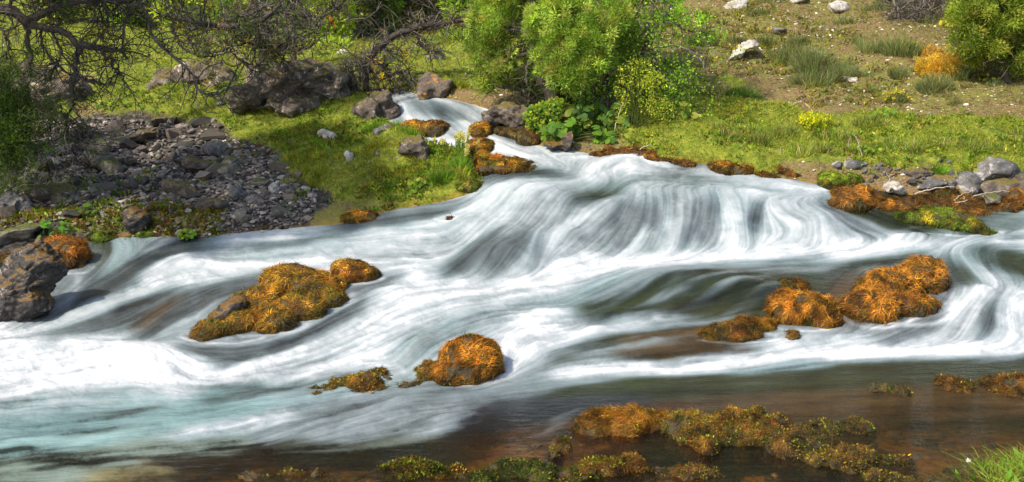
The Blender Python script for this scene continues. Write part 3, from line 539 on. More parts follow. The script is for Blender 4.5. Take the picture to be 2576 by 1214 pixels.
def sample(V, N, Fc, n, rng, cond=None):
    a, b_, c = V[Fc[:, 0]], V[Fc[:, 1]], V[Fc[:, 2]]; ar = np.linalg.norm(np.cross(b_-a, c-a), axis=1)
    fn = unit(np.cross(b_-a, c-a)); m = (N[Fc[:, 0]]*fn).sum(1) < 0; fn[m] *= -1
    ce_ = (a+b_+c)/3; wgt = ar*(cond(ce_, fn) if cond else 1.0)
    if wgt.sum() <= 0: wgt = ar
    i = rng.choice(len(Fc), n, p=wgt/wgt.sum()); r1 = np.sqrt(rng.random(n)); r2 = rng.random(n)
    return (1-r1)[:, None]*a[i]+(r1*(1-r2))[:, None]*b_[i]+(r1*r2)[:, None]*c[i], fn[i]
def strands(V, N, Fc, n, ln, wd, pal, seed=0, c0=None, cond=None, sc=7, lift=0.15, K=6, palfn=None):
    rng = np.random.default_rng(seed); P, nn = sample(V, N, Fc, n, rng, cond or (lambda p, q: (q[:, 2] > -0.35)*1.0))
    down = np.array([0, 0, -1.0])-nn*(-nn[:, 2:3]); sw = fbm(P*sc, 2, seed+9)*5+rng.normal(0, .55, n)
    t1 = unit(np.cross(nn, np.array([0.1, 1, 0.2]))); t2 = np.cross(nn, t1); t = unit(t1*np.cos(sw)[:, None]+t2*np.sin(sw)[:, None]+0.9*down)
    L = ln*rng.uniform(0.5, 1.4, n); pts = []; p = P.copy()
    for k in range(K):
        h = math.sin(math.pi*(k+0.3)/K)
        pts.append(p+nn*(L*lift*0.4*h+0.002)[:, None]); t = unit(t+rng.normal(0, .22, (n, 3))-nn*0.07); p = p+t*(L/K)[:, None]
    bag = Bag(); col = palfn(P, rng) if palfn else palmix(P, pal, rng, seed=seed % 7)
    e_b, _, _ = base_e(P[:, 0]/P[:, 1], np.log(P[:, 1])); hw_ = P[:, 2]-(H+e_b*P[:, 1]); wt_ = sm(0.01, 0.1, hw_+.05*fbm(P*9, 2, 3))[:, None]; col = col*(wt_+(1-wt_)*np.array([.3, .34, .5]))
    ribbons(bag, np.stack(pts, 1)-(c0 if c0 is not None else 0), wd*rng.uniform(.6, 1.4, n), col, side=unit(np.cross(t, nn)+rng.normal(0, .5, (n, 3))), rng=rng)
    return bag
def tufts_on(V, N, Fc, n, ln, wd, pal, seed, c0, cond=None):      # short upright moss shoots
    rng = np.random.default_rng(seed); P, nn = sample(V, N, Fc, n, rng, cond or (lambda p, q: (q[:, 2] > 0)*1.0))
    b_ = Bag(); leaves(b_, P-c0, nn+rng.normal(0, .45, (n, 3)), ln*rng.uniform(.5, 1.4, n), wd, palmix(P, pal, rng, seed=seed % 5), rng=rng); return b_
def mossy(label, u, v, lumps, n, pal='orange', ln=0.06, wd=0.004, seed=0, vox=0.012, amp=0.012, bare=None, Y=None, name='mossy_rock', cat='mossy rock', rock='mossbed', shoots=0, group=None, lift=0.2):
    if Y is None: Y = hitY(u, v)
    lumps = [(L[0], L[1]+L[3]*.1, L[2], L[3]*.88)+tuple(L[4:]) for L in lumps] if v > 600 and name == 'mossy_rock' else lumps
    V, N, Fc = lumpmesh(Y, lumps, vox, 0, amp*2.2, 9, seed, 0, True); c = at(u, v, Y)
    root = empty(name, c, label, cat, group); mk('rock', V-c, Fc, M[rock], root)
    cond = (lambda p, q: ((q[:, 2] > -0.4) & (bare is None or bare(p)))*1.0) if bare is None else (lambda p, q: (q[:, 2] > -0.4)*bare(p))
    gap = cond; cond = lambda p, r_: gap(p, r_)*(fbm(p*13, 3, seed+2) > -.34)
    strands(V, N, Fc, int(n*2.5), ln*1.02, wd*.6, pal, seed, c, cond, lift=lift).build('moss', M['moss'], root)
    if shoots: tufts_on(V, N, Fc, shoots, 0.014, 0.006, 'green', seed+1, c, cond).build('moss_shoots', M['moss'], root)
    return root

# river boulders under moss
mossy('largest mossy rock left of centre, a long orange and green mound sloping down left', 680, 850,
  [(765,715,112,52,.2,-6,.12),(640,760,90,36,.16,24,.05),(830,745,60,30,.14,-12,.1),(700,785,120,36,.16,12,0),(580,815,90,28,.14,14,-.08),(530,832,62,24,.12,4,-.1),(690,815,60,26,.1,20,-.06)], 15000, 'gold', 0.05, 0.0042, 1, 0.012, 0.016, shoots=3500)
mossy('small mossy hump just behind the top right of the large left mossy rock', 895, 700, [(893,684,62,32,.14,-8,.1)], 3000, 'gold', .04, .0045, 2)
mossy('rounded orange mossy rock standing alone in the low middle of the stream', 1170, 962, [(1178,905,80,72,.15,0,.1),(1130,930,60,45,.13,30,.05),(1215,905,50,58,.13,0,.1)], 8500, 'orange', .045, .0038, 3, 0.01, shoots=1500)
mossy('big mossy rock at right, tallest mound with orange strands hanging over it', 2250, 815, [(2310,695,72,56,.17,10,.14),(2220,725,88,52,.18,28,.1),(2190,770,70,48,.15,10,.04),(2280,765,90,34,.15,0,.05)], 13000, 'orange', .05, .004, 4, 0.012, 0.016, shoots=2200)
mossy('dome shaped orange mossy rock just left of the big right one', 2025, 825, [(2022,775,88,52,.17,0,.1),(2070,800,50,30,.13,0,.05)], 7500, 'orange', .05, .004, 5, shoots=1200)
mossy('low mossy knob rising behind the dome shaped orange rock', 2000, 725, [(1995,718,48,20,.14,0,.1)], 2500, 'gold', .045, .004, 6)
mossy('low ragged moss patch left below the dome shaped orange rock', 1850, 860, [(1845,838,72,22,.15,-4,.02),(1905,815,50,20,.12,-10,.05),(1800,845,40,14,.1,0,0)], 5600, 'gold', .045, .004, 7)
mossy('tiny moss tip poking out right of the low ragged patch', 1985, 853, [(1985,848,24,10,.07,25,0)], 500, 'gold', .03, .004, 8)
mossy('low mossy ridge in the water at the right edge of the frame', 2480, 1000, [(2540,972,90,26,.14,8,.02),(2420,970,70,16,.12,-8,.05),(2620,965,60,26,.14,0,.02)], 6500, 'rust', .04, .0034, 9, shoots=1200)
mossy('orange haired moss mound in the low foreground right of centre', 1580, 1092, [(1575,1062,104,34,.13,-4,.02),(1500,1078,60,18,.1,6,0),(1665,1060,60,26,.1,-6,.03)], 9500, 'orange', .05, .003, 10, 0.009, 0.01, shoots=1500)
mossy('brown moss clump near the bottom edge right of centre', 1525, 1200, [(1525,1172,74,24,.09,0,.02),(1480,1180,45,14,.08,10,0),(1575,1168,45,20,.08,0,.02)], 5200, 'rust', .03, .003, 11, 0.008, shoots=1500)
mossy('brown green moss hump cut by the bottom edge left of centre', 1040, 1214, [(1030,1188,110,20,.1,0,.02),(1110,1196,60,14,.08,0,0)], 5600, 'rust', .028, .003, 12, 0.009, shoots=2500)
def mat_(label, u, v, lumps, n, pal, seed, Y=None, ln=.03, wd=.003):
    lumps = [(L[0], L[1]+L[3]*.15, L[2]*1.05, L[3]*.78)+tuple(L[4:]) for L in lumps]; return mossy(label, u, v, lumps, int(n*1.3), pal, ln, wd*.85, seed, 0.011, 0.024, Y=Y, name='moss_mat', cat='moss mat', shoots=int(n*.45), lift=.4)
mat_('thin flooded moss tail trailing left of the lone rounded orange rock', 960, 1000, [(1010,960,90,16,.12,-3,.05),(860,980,120,15,.12,6,.02),(930,940,52,15,.07,14,.08),(1060,940,44,18,.09,20,.06)], 6500, 'gold', 20)
mat_('green gold moss mat stretching right from the foreground orange mound', 1780, 1120, [(1740,1080,100,26,.12,-8,.02),(1760,1112,90,22,.1,0,0),(1890,1062,90,17,.1,-4,.08),(1880,1105,120,20,.12,0,0)], 10500, 'gold', 21)
mat_('brown flooded moss mat spreading toward the bottom right corner', 2080, 1180, [(2000,1112,120,18,.12,-6,.04),(2060,1148,130,20,.12,-10,0),(2190,1175,120,16,.12,-10,0),(2240,1198,90,14,.1,0,-.03),(2080,1086,100,9,.1,-5,.1),(1980,1150,60,14,.1,0,0)], 13000, 'brown', 22)
mat_('narrow moss strip along the bottom edge right of centre', 1350, 1214, [(1330,1200,140,10,.08,0,0),(1200,1203,70,10,.06,0,0),(1440,1208,80,7,.06,0,0)], 5000, 'green', 23)
mat_('thin moss fringe at the bottom edge left of centre', 700, 1214, [(760,1210,120,5,.07,0,0),(640,1212,60,4,.06,0,0)], 1500, 'gold', 24)
mat_('small wet moss tuft where the shallow water curls in the foreground', 1420, 1140, [(1405,1128,40,16,.06,40,0),(1385,1150,20,10,.05,50,0)], 1300, 'brown', 25)
mat_('low moss strip in shallow water right of the brown clump', 1720, 1205, [(1660,1190,50,7,.06,-6,0),(1750,1200,60,7,.06,-8,0)], 1500, 'rust', 26)
mat_('faint moss line in the calm dark water at far right', 2240, 1000, [(2230,988,60,5,.07,-2,0)], 900, 'brown', 27)
# moss banks and ledges
mossy('long brown orange moss ledge in the calm water below the right bank', 2250, 545, [(2150,492,75,20,.2,-6,.1),(2130,512,62,22,.15,0,0),(2260,515,110,17,.2,-3,.04),(2380,505,120,12,.2,0,.1),(2420,530,110,10,.15,0,0),(2520,515,60,14,.2,0,.1)], 9000, 'orange', .06, .005, 30, 0.016)
mossy('moss hump with a bright green top between calm water and white rapid at right', 2400, 592, [(2390,556,82,22,.16,-14,.05),(2300,548,60,12,.14,-10,.05),(2460,575,60,14,.14,-22,0)], 7000, 'lime', .04, .005, 31, 0.013)
mossy('flat mossy tongue of rock left of the narrows, green with orange edges', 1300, 436, [(1290,418,92,18,.25,-7,.12),(1222,402,30,18,.2,-30,.15),(1240,425,46,14,.15,0,.02)], 8000, 'gold', .035, .006, 32, 0.015)
mossy('bright orange moss mound on the far bank below the leafy shrub', 1560, 396, [(1570,385,52,13,.2,0,.1),(1520,392,40,7,.15,0,.05),(1640,398,60,11,.15,-10,.08),(1720,410,40,8,.14,-8,.1)], 5000, 'rust', .04, .006, 33, 0.014)
mossy('brown moss bank with a green side at the far edge of the rapid', 1845, 440, [(1842,424,58,15,.2,-6,.1)], 3200, 'gold', .04, .006, 34, 0.014)
mossy('rust orange moss bank left of the green cushion on the right shore', 1990, 448, [(1990,434,68,14,.18,-4,.1),(1930,440,40,8,.12,-6,.03)], 3600, 'rust', .045, .006, 35, 0.014)
mossy('vivid green moss cushion on a dark rock at the right shore', 2110, 474, [(2110,455,56,22,.16,0,.08),(2080,466,26,10,.1,0,0)], 4500, 'lime', .03, .006, 36, 0.013)
mossy('mossy rock ledge between the upper and lower little falls', 1075, 348, [(1095,325,34,21,.16,0,.05),(1040,325,46,19,.16,0,.08)], 3800, 'gold', .035, .006, 37, 0.014)
mossy('small mossy block dividing the little falls', 1208, 350, [(1210,331,24,19,.14,0,.05)], 1800, 'gold', .03, .006, 38, 0.013)
mossy('rounded mossy rock at the foot of the little falls', 1208, 388, [(1206,370,40,22,.18,0,.05)], 2600, 'gold', .03, .006, 39, 0.013)
mossy('brown mossy rock ledge on the right side of the little falls', 1330, 366, [(1335,345,44,20,.2,-8,.08),(1290,335,45,12,.15,-8,.12)], 2500, 'brown', .03, .006, 40, 0.014)
mossy('orange moss hanging over the rock at the left river edge', 185, 680, [(185,640,42,44,.13,0,.1),(150,620,40,26,.12,0,.15)], 5500, 'rust', .06, .005, 41, 0.012)
for k, (lb, u, v, ru_, rv_, pal, n) in enumerate([('green moss cushion at the waterline below the scree', 378, 592, 40, 13, 'lime', 2000),('olive moss cushion beside the waterline left of the scree foot', 265, 606, 44, 14, 'lime', 2400),('green moss ridge running up from the left water edge', 215, 550, 44, 16, 'green', 2200),
   ('brown moss lump on top of the scree at left', 140, 478, 26, 12, 'rust', 1200),('moss hump under the grassy bank edge at the waterline', 900, 556, 60, 15, 'gold', 3000),('low moss pad at the grass bank corner left of the narrows', 1185, 478, 40, 12, 'lime', 2200),
   ('dark moss lump in the grass bank face', 835, 520, 28, 16, 'green', 1600),('orange moss patch at the edge of the scree foot', 480, 566, 44, 10, 'gold', 1700),('submerged moss strip near the left waterline', 700, 576, 60, 8, 'brown', 1300),('tiny moss topped stone awash below the grass bank', 1140, 552, 24, 8, 'rust', 600),
   ('mossy lump at the right edge beside the calm pool', 2540, 520, 48, 24, 'orange', 2600),('moss pad over low rocks left of the large right boulder', 2370, 492, 40, 14, 'gold', 1600),('moss ridge right of the leaning waterside rock', 30, 655, 60, 10, 'gold', 1800)]):
    mossy(lb, u, v, [(u, v-rv_*.7, ru_, rv_, .14, 0, .06)], n, pal, .035, .0055, 50+k, 0.014, name='moss_cushion', cat='moss cushion')

# bare boulders
boulder('big_boulder', 'huge dark overhanging boulder behind the green bank, left of the stream', 'boulder', 'dark', 760, 314,
  [(715,202,105,36,.5,3,.55),(800,206,90,41,.45,-8,.5),(856,255,34,62,.35,0,.35),(775,248,100,60,.4,-6,.4),(690,235,90,49,.4,0,.55),(635,258,70,32,.3,0,.3),(765,288,90,26,.3,-12,.15)], 0.015, 6, 0.02, 6, 1, 0.035)
boulder('boulder', 'dark shadowed rock shelf behind the hanging branches, left of the huge boulder', 'boulder', 'dark', 520, 250, [(500,205,110,34,.35,0,.45),(560,225,60,34,.3,0,.3),(430,225,60,26,.3,0,.3)], 0.02, 8, 0.03, 6, 2, 0.04)
boulder('boulder', 'brown grey rock outcrop at far left behind the hanging roots', 'rock outcrop', 'dark', 130, 300, [(100,225,85,50,.5,-20,.55),(160,250,60,45,.4,-20,.4),(55,215,60,50,.4,-20,.6)], 0.02, 8, 0.02, 7, 3, 0.02)
boulder('standing_stone', 'upright dark stone leaning beside the top of the little falls', 'stone', 'dark', 962, 300, [(965,258,32,34,.15,0,.12),(975,292,34,30,.14,0,.1),(948,282,22,30,.12,0,.1)], 0.013, 7, 0.01, 14, 4, 0.01)
boulder('pointed_stone', 'pointed brown stone in the grass left of the upright dark one', 'stone', 'dark', 925, 318, [(925,290,34,32,.13,-20,.08),(940,306,28,18,.12,0,.06)], 0.013, 7, 0.01, 14, 5, 0.006)
boulder('boulder', 'orange lichened boulder on the right side above the little falls', 'boulder', 'orange', 1095, 248, [(1095,215,40,32,.25,25,.25),(1115,225,30,26,.22,0,.2),(1075,230,26,22,.2,0,.2)], 0.016, 8, 0.012, 12, 6, 0.01)
boulder('boulder', 'pale grey stone leaning behind the orange lichened boulder', 'boulder', 'tan', 1098, 180, [(1095,155,22,20,.2,35,.1),(1085,165,14,16,.15,0,.1)], 0.018, 7, 0.012, 10, 7)
boulder('boulder', 'dark craggy rock right of the little falls under the shrub', 'boulder', 'dark', 1280, 330, [(1275,285,56,30,.25,8,.25),(1310,300,50,32,.22,0,.2),(1240,295,24,20,.18,0,.2)], 0.016, 8, 0.02, 10, 8, 0.02)
boulder('boulder', 'square grey boulder at the edge of the green bank above the narrows', 'boulder', 'dark', 1050, 425, [(1045,388,40,34,.15,-15,.1),(1064,402,22,30,.12,0,.08)], 0.012, 7, 0.01, 15, 9, 0.008)
boulder('boulder', 'small round grey stone just behind the square grey boulder', 'stone', 'grey', 955, 362, [(955,348,18,12,.09,0,.05),(975,342,20,12,.09,-10,.1)], 0.012, 5, 0.008, 15, 10)
boulder('pale_stone', 'tilted white stone lying on the green lawn', 'stone', 'white', 830, 375, [(832,358,27,11,.09,-32,.03),(815,348,12,9,.07,0,.03)], 0.009, 6, 0.008, 20, 11, 0.006)
boulder('pale_stone', 'upright white and black stone set in the grass bank', 'stone', 'white', 882, 448, [(880,425,11,22,.06,10,.03),(884,440,9,12,.05,0,.02)], 0.008, 6, 0.006, 22, 12, 0.006)
boulder('pale_stone', 'white quartz pebble at the foot of the grass bank', 'stone', 'white', 772, 487, [(772,480,14,7,.05,0,.02)], 0.008, 5, 0.005, 22, 13)
boulder('boulder', 'white veined boulder with mossy cap on the right shore', 'boulder', 'grey', 2480, 488, [(2470,445,68,42,.3,20,.3),(2530,440,55,40,.28,-10,.3),(2430,460,34,34,.2,60,.2)], 0.016, 7, 0.015, 8, 14, 0.012)
boulder('boulder', 'smooth black boulder in front of the white veined one', 'boulder', 'dark', 2520, 500, [(2515,470,58,20,.2,6,.12),(2560,465,30,26,.18,0,.12)], 0.014, 5, 0.01, 8, 15)
boulder('boulder', 'pair of grey capped stones at the foot of the right meadow', 'stone', 'grey', 2120, 448, [(2105,418,20,14,.12,0,.15),(2150,420,34,17,.14,-8,.15)], 0.013, 6, 0.01, 12, 16)
boulder('boulder', 'black round stone on the right shore', 'stone', 'dark', 2218, 452, [(2218,436,24,18,.12,0,.1)], 0.012, 4, 0.008, 12, 17)
boulder('boulder', 'flat brown stone on the right shore', 'stone', 'dark', 2300, 458, [(2300,444,46,13,.14,0,.1)], 0.012, 6, 0.01, 12, 18)
boulder('boulder', 'white streaked stone at the right waterline', 'stone', 'white', 2262, 486, [(2255,472,28,14,.1,-25,.05),(2235,470,16,12,.08,0,.05)], 0.011, 6, 0.008, 14, 19)
boulder('boulder', 'small pale stone under the herbs on the right shore', 'stone', 'white', 2355, 438, [(2352,425,20,12,.1,25,.08)], 0.012, 5, 0.008, 14, 20)
boulder('boulder', 'long low grey slab stone at the right waterline', 'stone', 'grey', 2340, 478, [(2340,462,40,9,.12,8,.06),(2385,468,24,12,.1,20,.06)], 0.012, 6, 0.008, 14, 21)
boulder('boulder', 'small brown stone awash near the right edge', 'stone', 'tan', 2500, 512, [(2490,500,26,12,.1,0,.04)], 0.012, 5, 0.008, 14, 22)
boulder('leaning_rock', 'leaning wet rock with pale tip at the left river edge', 'rock', 'wet', 70, 800, [(98,664,30,60,.13,-14,.16),(118,672,48,48,.16,-30,.16),(70,700,74,66,.17,-38,.12),(28,762,56,60,.16,-30,.05),(70,745,66,50,.14,-38,.06),(95,635,22,34,.1,-6,.18)], 0.009, 5, 0.012, 13, 23, 0.014)
boulder('flat_slab', 'flat tan slab rock behind the leaning wet rock at far left', 'rock', 'tan', 40, 628, [(55,590,66,17,.22,8,.15),(10,608,50,18,.2,5,.1)], 0.013, 7, 0.01, 9, 24, 0.008)
boulder('boulder', 'lumpy grey rock at far left above the tan slab', 'rock', 'grey', 30, 565, [(18,530,44,30,.18,0,.15),(55,535,22,26,.15,0,.12),(78,545,18,18,.1,0,.1)], 0.013, 5, 0.015, 12, 25, 0.01)
boulder('boulder', 'dark brown angular rock in the lower left scree', 'rock', 'dark', 140, 535, [(128,500,62,24,.18,-6,.12),(165,512,36,22,.15,-20,.1)], 0.013, 7, 0.01, 10, 26, 0.01)
boulder('boulder', 'upright slab in the middle of the scree casting a dark hollow', 'rock', 'tan', 262, 445, [(245,385,26,32,.1,-35,.12),(262,412,34,22,.12,-35,.08),(285,430,34,16,.12,-25,.02)], 0.012, 7, 0.01, 12, 27, 0.01)
boulder('boulder', 'long wedge shaped grey rock lying across the upper scree', 'rock', 'dark', 345, 378, [(350,352,54,16,.15,18,.1),(310,362,40,14,.14,8,.1),(380,338,24,10,.1,24,.1)], 0.012, 7, 0.01, 12, 28, 0.01)
boulder('boulder', 'brown arched rock with dark hollow beneath it in the lower scree', 'rock', 'dark', 460, 515, [(450,485,42,17,.13,-18,.08),(478,500,26,12,.1,-30,.05)], 0.011, 6, 0.008, 12, 29, 0.006)
boulder('boulder', 'rounded blue grey boulder at the right end of the scree', 'boulder', 'grey', 543, 398, [(543,378,32,20,.13,0,.08)], 0.011, 6, 0.008, 12, 30)
boulder('boulder', 'upright brown rock where the scree meets the grass', 'rock', 'tan', 575, 455, [(575,428,28,30,.12,10,.06)], 0.011, 7, 0.008, 12, 31)
boulder('boulder', 'dark shadowed rock left of the upright brown rock', 'rock', 'dark', 505, 445, [(500,420,44,14,.13,-15,.06)], 0.011, 7, 0.008, 12, 32)
boulder('boulder', 'dark grey block at the foot of the scree by the water', 'rock', 'wet', 350, 590, [(345,555,38,32,.12,-20,.06)], 0.011, 7, 0.008, 12, 33)
boulder('boulder', 'grey rock at the scree foot left of the water edge stones', 'rock', 'dark', 540, 545, [(530,520,42,16,.12,0,.06)], 0.011, 7, 0.008, 12, 34)
boulder('boulder', 'striped grey stone with sharp edges low in the scree', 'stone', 'grey', 605, 510, [(600,492,24,16,.1,-25,.05)], 0.009, 7, 0.008, 20, 35, 0.006)
boulder('boulder', 'flat topped brick shaped stone in the scree', 'stone', 'tan', 655, 478, [(655,465,28,9,.09,0,.05)], 0.009, 7, 0.005, 20, 36)
boulder('boulder', 'triangular white stone at the right tip of the scree', 'stone', 'white', 690, 500, [(688,487,14,18,.07,15,.03)], 0.009, 7, 0.005, 20, 37)
boulder('boulder', 'shaded brown rock in the upper left scree', 'rock', 'dark', 200, 372, [(195,345,32,22,.14,0,.1),(170,352,26,18,.12,0,.1)], 0.012, 7, 0.01, 12, 38)
boulder('boulder', 'dark slanted rock at the top of the scree', 'rock', 'dark', 395, 330, [(395,312,26,14,.14,15,.1)], 0.012, 7, 0.01, 12, 39)
boulder('pale_stone', 'white block in the sunlit grass behind the hanging roots', 'stone', 'white', 140, 188, [(142,177,12,10,.14,-20,.05)], 0.015, 6, 0.008, 12, 40)
boulder('boulder', 'speckled pale rock on the far meadow behind the huge boulder', 'boulder', 'white', 868, 162, [(868,150,24,12,.3,0,.2)], 0.025, 6, 0.02, 8, 41, 0.02)
boulder('boulder', 'large pale boulder at the top of the hillside right of the leafy shrub', 'boulder', 'white', 1850, 42, [(1850,25,34,15,.2,6,.15)], 0.018, 6, 0.012, 10, 42)
boulder('boulder', 'wide grey boulder at the top of the hillside', 'boulder', 'white', 2110, 40, [(2102,24,34,15,.2,10,.15)], 0.018, 6, 0.012, 10, 43)
boulder('boulder', 'slanted pale rock rib slicing down the hillside', 'boulder', 'white', 1845, 172, [(1850,150,36,10,.12,45,.06),(1885,125,26,12,.12,15,.08)], 0.014, 6, 0.012, 12, 44, 0.01)
boulder('boulder', 'small rounded tan boulder on the upper hillside', 'boulder', 'tan', 1958, 92, [(1955,80,20,13,.12,0,.08)], 0.014, 5, 0.01, 12, 45)
boulder('boulder', 'grey round stone beside the big ephedra patch', 'stone', 'grey', 2145, 190, [(2144,180,14,9,.08,0,.04)], 0.011, 5, 0.006, 12, 46)
boulder('boulder', 'pale stone just below the grey round one on the hillside', 'stone', 'white', 2138, 208, [(2137,201,19,8,.09,-8,.04)], 0.011, 5, 0.006, 12, 47)
boulder('boulder', 'grey stone at the top edge of the frame right of the pale boulder', 'stone', 'white', 2010, 14, [(2008,6,26,11,.15,20,.1)], 0.016, 5, 0.01, 12, 48)
boulder('boulder', 'pale stone high behind the leafy shrub', 'stone', 'white', 1655, 25, [(1655,12,24,14,.2,0,.1)], 0.018, 5, 0.01, 12, 49)
boulder('boulder', 'mossy brown stone at the waterline under the butterbur', 'stone', 'wet', 1430, 378, [(1428,355,16,26,.1,-15,.05),(1395,368,24,12,.1,0,.05)], 0.013, 5, 0.01, 12, 50)
boulder('sunken_rock', 'brown wet rock slope under thin water beside the large left mossy rock', 'rock', 'wet', 590, 806, [(572,782,54,20,.11,32,.06)], 0.011, 0, 0.012, 10, 51)
0 and boulder('sunken_rock', 'dark drowned rock under the veil of the middle rapid', 'rock', 'wet', 1190, 700, [(1195,686,56,18,.12,25,.08)], 0.013, 0, 0.008, 10, 52)

# ------------------------------------------------------------------ loose stones
def stone_mesh(name, seed, flat=0.55, sub=3, mat=None, base=(.14, .13, .12)):
    rng = np.random.default_rng(seed); v, f = chopped(sub, 13, rng, 0.25, 0.7); v = v/np.abs(v).max(0)*np.array([1, .75, flat])
    v = v+0.05*np.stack([fbm(v*2.5+9, 3, seed), fbm(v*2.5+29, 3, seed), fbm(v*2.5+49, 3, seed)], 1)
    o = mk(name, v, f, mat or M['stone'], smooth=False, col=np.array(base)*rng.uniform(.6, 1.4)*np.array([1+rng.uniform(-.05, .12), 1, 1-rng.uniform(-.05, .12)])); return o
def scatter_stones(name, label, cat, group, protos, spots, sink=0.35):
    first = set()
    for k, (u, v, wpx) in enumerate(spots):
        p = protos[k % len(protos)]; o = p if id(p) not in first else p.copy()
        if id(p) in first: COL.objects.link(o)
        first.add(id(p)); q = ghit(u, v); s = wpx*0.5*q[1]/F; s3 = (s*R.uniform(.85, 1.15), s*R.uniform(.8, 1.1), s*R.uniform(.8, 1.15))
        o.scale = s3; o.rotation_euler = (R.normal(0, .3), R.normal(0, .3), R.uniform(0, 6.3)); o.location = (q[0], q[1], q[2]+s*0.5*(0.5-sink)); tag(o, label, cat, group)
def scree_spots(n, cond, rng, box, wr):
    out = []
    while len(out) < n:
        u = rng.uniform(box[0], box[1]); v = rng.uniform(box[2], box[3])
        if rng.random() < cond(u, v): out.append((u, v, wr(rng, v)))
    return out
rng = np.random.default_rng(11)
cR = lambda u, v: float(cover('scree', np.array([u]), np.array([v]))[0])**1.5; cS = lambda u, v: float(cover('soil', np.array([u]), np.array([v]))[0])**2; cG = lambda u, v: float(cover('grass', np.array([u]), np.array([v]))[0])**2
P1 = [stone_mesh('scree_stone', s, R.uniform(.35, .8), 3, None, (.115, .1, .08)) for s in range(12)]
scatter_stones('scree_stone', 'angular grey stone lying loose among many like it on the scree of the left bank', 'stone', 'loose stones of the scree', P1, scree_spots(230, cR, rng, (0, 760, 330, 590), lambda r, v: float(np.clip(r.lognormal(3.1, .58), 11, 92))))
P1b = [stone_mesh('scree_stone', s+40, R.uniform(.35, .7), 3, None, (.34, .3, .25)) for s in range(5)]
scatter_stones('scree_stone', 'pale tan stone lying loose on the dark scree of the left bank', 'stone', 'pale stones of the scree', P1b, scree_spots(26, cR, rng, (0, 740, 400, 580), lambda r, v: float(r.uniform(14, 34))))
P2 = [stone_mesh('hillside_stone', s+60, R.uniform(.5, .8), 3, None, (.5, .46, .41)) for s in range(8)]
scatter_stones('hillside_stone', 'small whitish stone lying loose on the brown hillside', 'stone', 'loose stones of the hillside', P2, scree_spots(130, cS, rng, (1640, 2576, 0, 300), lambda r, v: float(np.clip(r.lognormal(1.95, .35), 5, 20)))+[(2060+rng.normal(0, 35), 110+rng.normal(0, 22), float(rng.uniform(7, 14))) for _ in range(24)])
P3s = [stone_mesh('bank_stone', s+80, R.uniform(.5, .8), 3, None, (.36, .33, .3)) for s in range(6)]
scatter_stones('bank_stone', 'loose stone on the bare slope beside the little falls', 'stone', 'loose stones beside the little falls', P3s, [(1140+rng.uniform(0, 200), rng.uniform(170, 262), float(rng.uniform(6, 17))) for _ in range(26)])
P4 = [stone_mesh('shore_stone', s+90, R.uniform(.4, .7), 3, None, (.13, .12, .11)) for s in range(6)]
scatter_stones('shore_stone', 'wet stone along the right shore between moss and meadow', 'stone', 'wet stones of the right shore', P4, [(rng.uniform(2150, 2450), rng.uniform(440, 482), float(rng.uniform(12, 34))) for _ in range(30)]+[(rng.uniform(1370, 1560), rng.uniform(365, 382), float(rng.uniform(10, 24))) for _ in range(16)])
P5 = [stone_mesh('bank_stone', s+110, R.uniform(.5, .8), 3, None, (.25, .24, .22)) for s in range(5)]
scatter_stones('bank_stone', 'grey stone half sunk in the turf of the left bank', 'stone', 'stones in the left turf', P5, [(985,405,20),(950,440,22),(930,455,14),(735,395,14),(840,455,22),(660,420,18),(700,425,14),(560,300,26),(600,310,20),(500,300,30),(420,290,26),(300,290,22),(1000,440,12),(800,420,12),(620,265,20),(1110,455,14),(540,280,16)])
gb = Bag(); hulls = []                                           # gravel: small facetted chips
for s in range(8):
    v, f = chopped(2, 9, np.random.default_rng(s+200), .4, .8); hulls.append((v*np.array([1, .8, .5]), f))
def chips(bag, n, cond, box, sz, colf, rng):
    u = rng.uniform(box[0], box[1], n*5); v = rng.uniform(box[2], box[3], n*5); k = rng.random(n*5) < cover(cond, u, v)**2; u = u[k][:n]; v = v[k][:n]
    for q, (hv, hf) in enumerate(hulls):
        uu = u[q::8]; vv = v[q::8]; m = len(uu)
        if m == 0: continue
        P = np.array([hit(a, b) for a, b in zip(uu, vv)]); P[:, 2] = gzv(P[:, 0], P[:, 1]); s = np.clip(rng.lognormal(0, .5, m), .4, 3)*sz*P[:, 1]/F
        e = rng.uniform(0, 6.3, m); t = rng.normal(0, .5, m); X = hv[None]*s[:, None, None]
        y2 = X[..., 1]*np.cos(t)[:, None]-X[..., 2]*np.sin(t)[:, None]; z2 = X[..., 1]*np.sin(t)[:, None]+X[..., 2]*np.cos(t)[:, None]
        x3 = X[..., 0]*np.cos(e)[:, None]-y2*np.sin(e)[:, None]; y3 = X[..., 0]*np.sin(e)[:, None]+y2*np.cos(e)[:, None]
        V = np.stack([x3, y3, z2], -1)+P[:, None]+np.array([0, 0, 1])*(s*.2)[:, None, None]
        f = (hf[None]+(np.arange(m)*len(hv))[:, None, None]).reshape(-1, 3); bag.add(V.reshape(-1, 3), np.concatenate([f, f[:, :1]], 1)[:, :3], np.repeat(colf(m, rng), len(hv), 0))
chips(gb, 8500, 'scree', (-60, 800, 320, 600), 5.5, lambda m, r: np.array([.1, .084, .07])*r.lognormal(0, .5, (m, 1)), rng)
o = gb.build('scree_gravel', M['stone'], smooth=False); tag(o, 'dark broken gravel filling the scree between the stones', 'gravel', kind='stuff')
gb = Bag(); chips(gb, 4200, 'soil', (1100, 2640, -20, 480), 2.2, lambda m, r: np.where(r.random((m, 1)) < .45, np.array([[.5, .44, .37]]), np.array([[.22, .15, .1]]))*r.lognormal(0, .3, (m, 1)), rng)
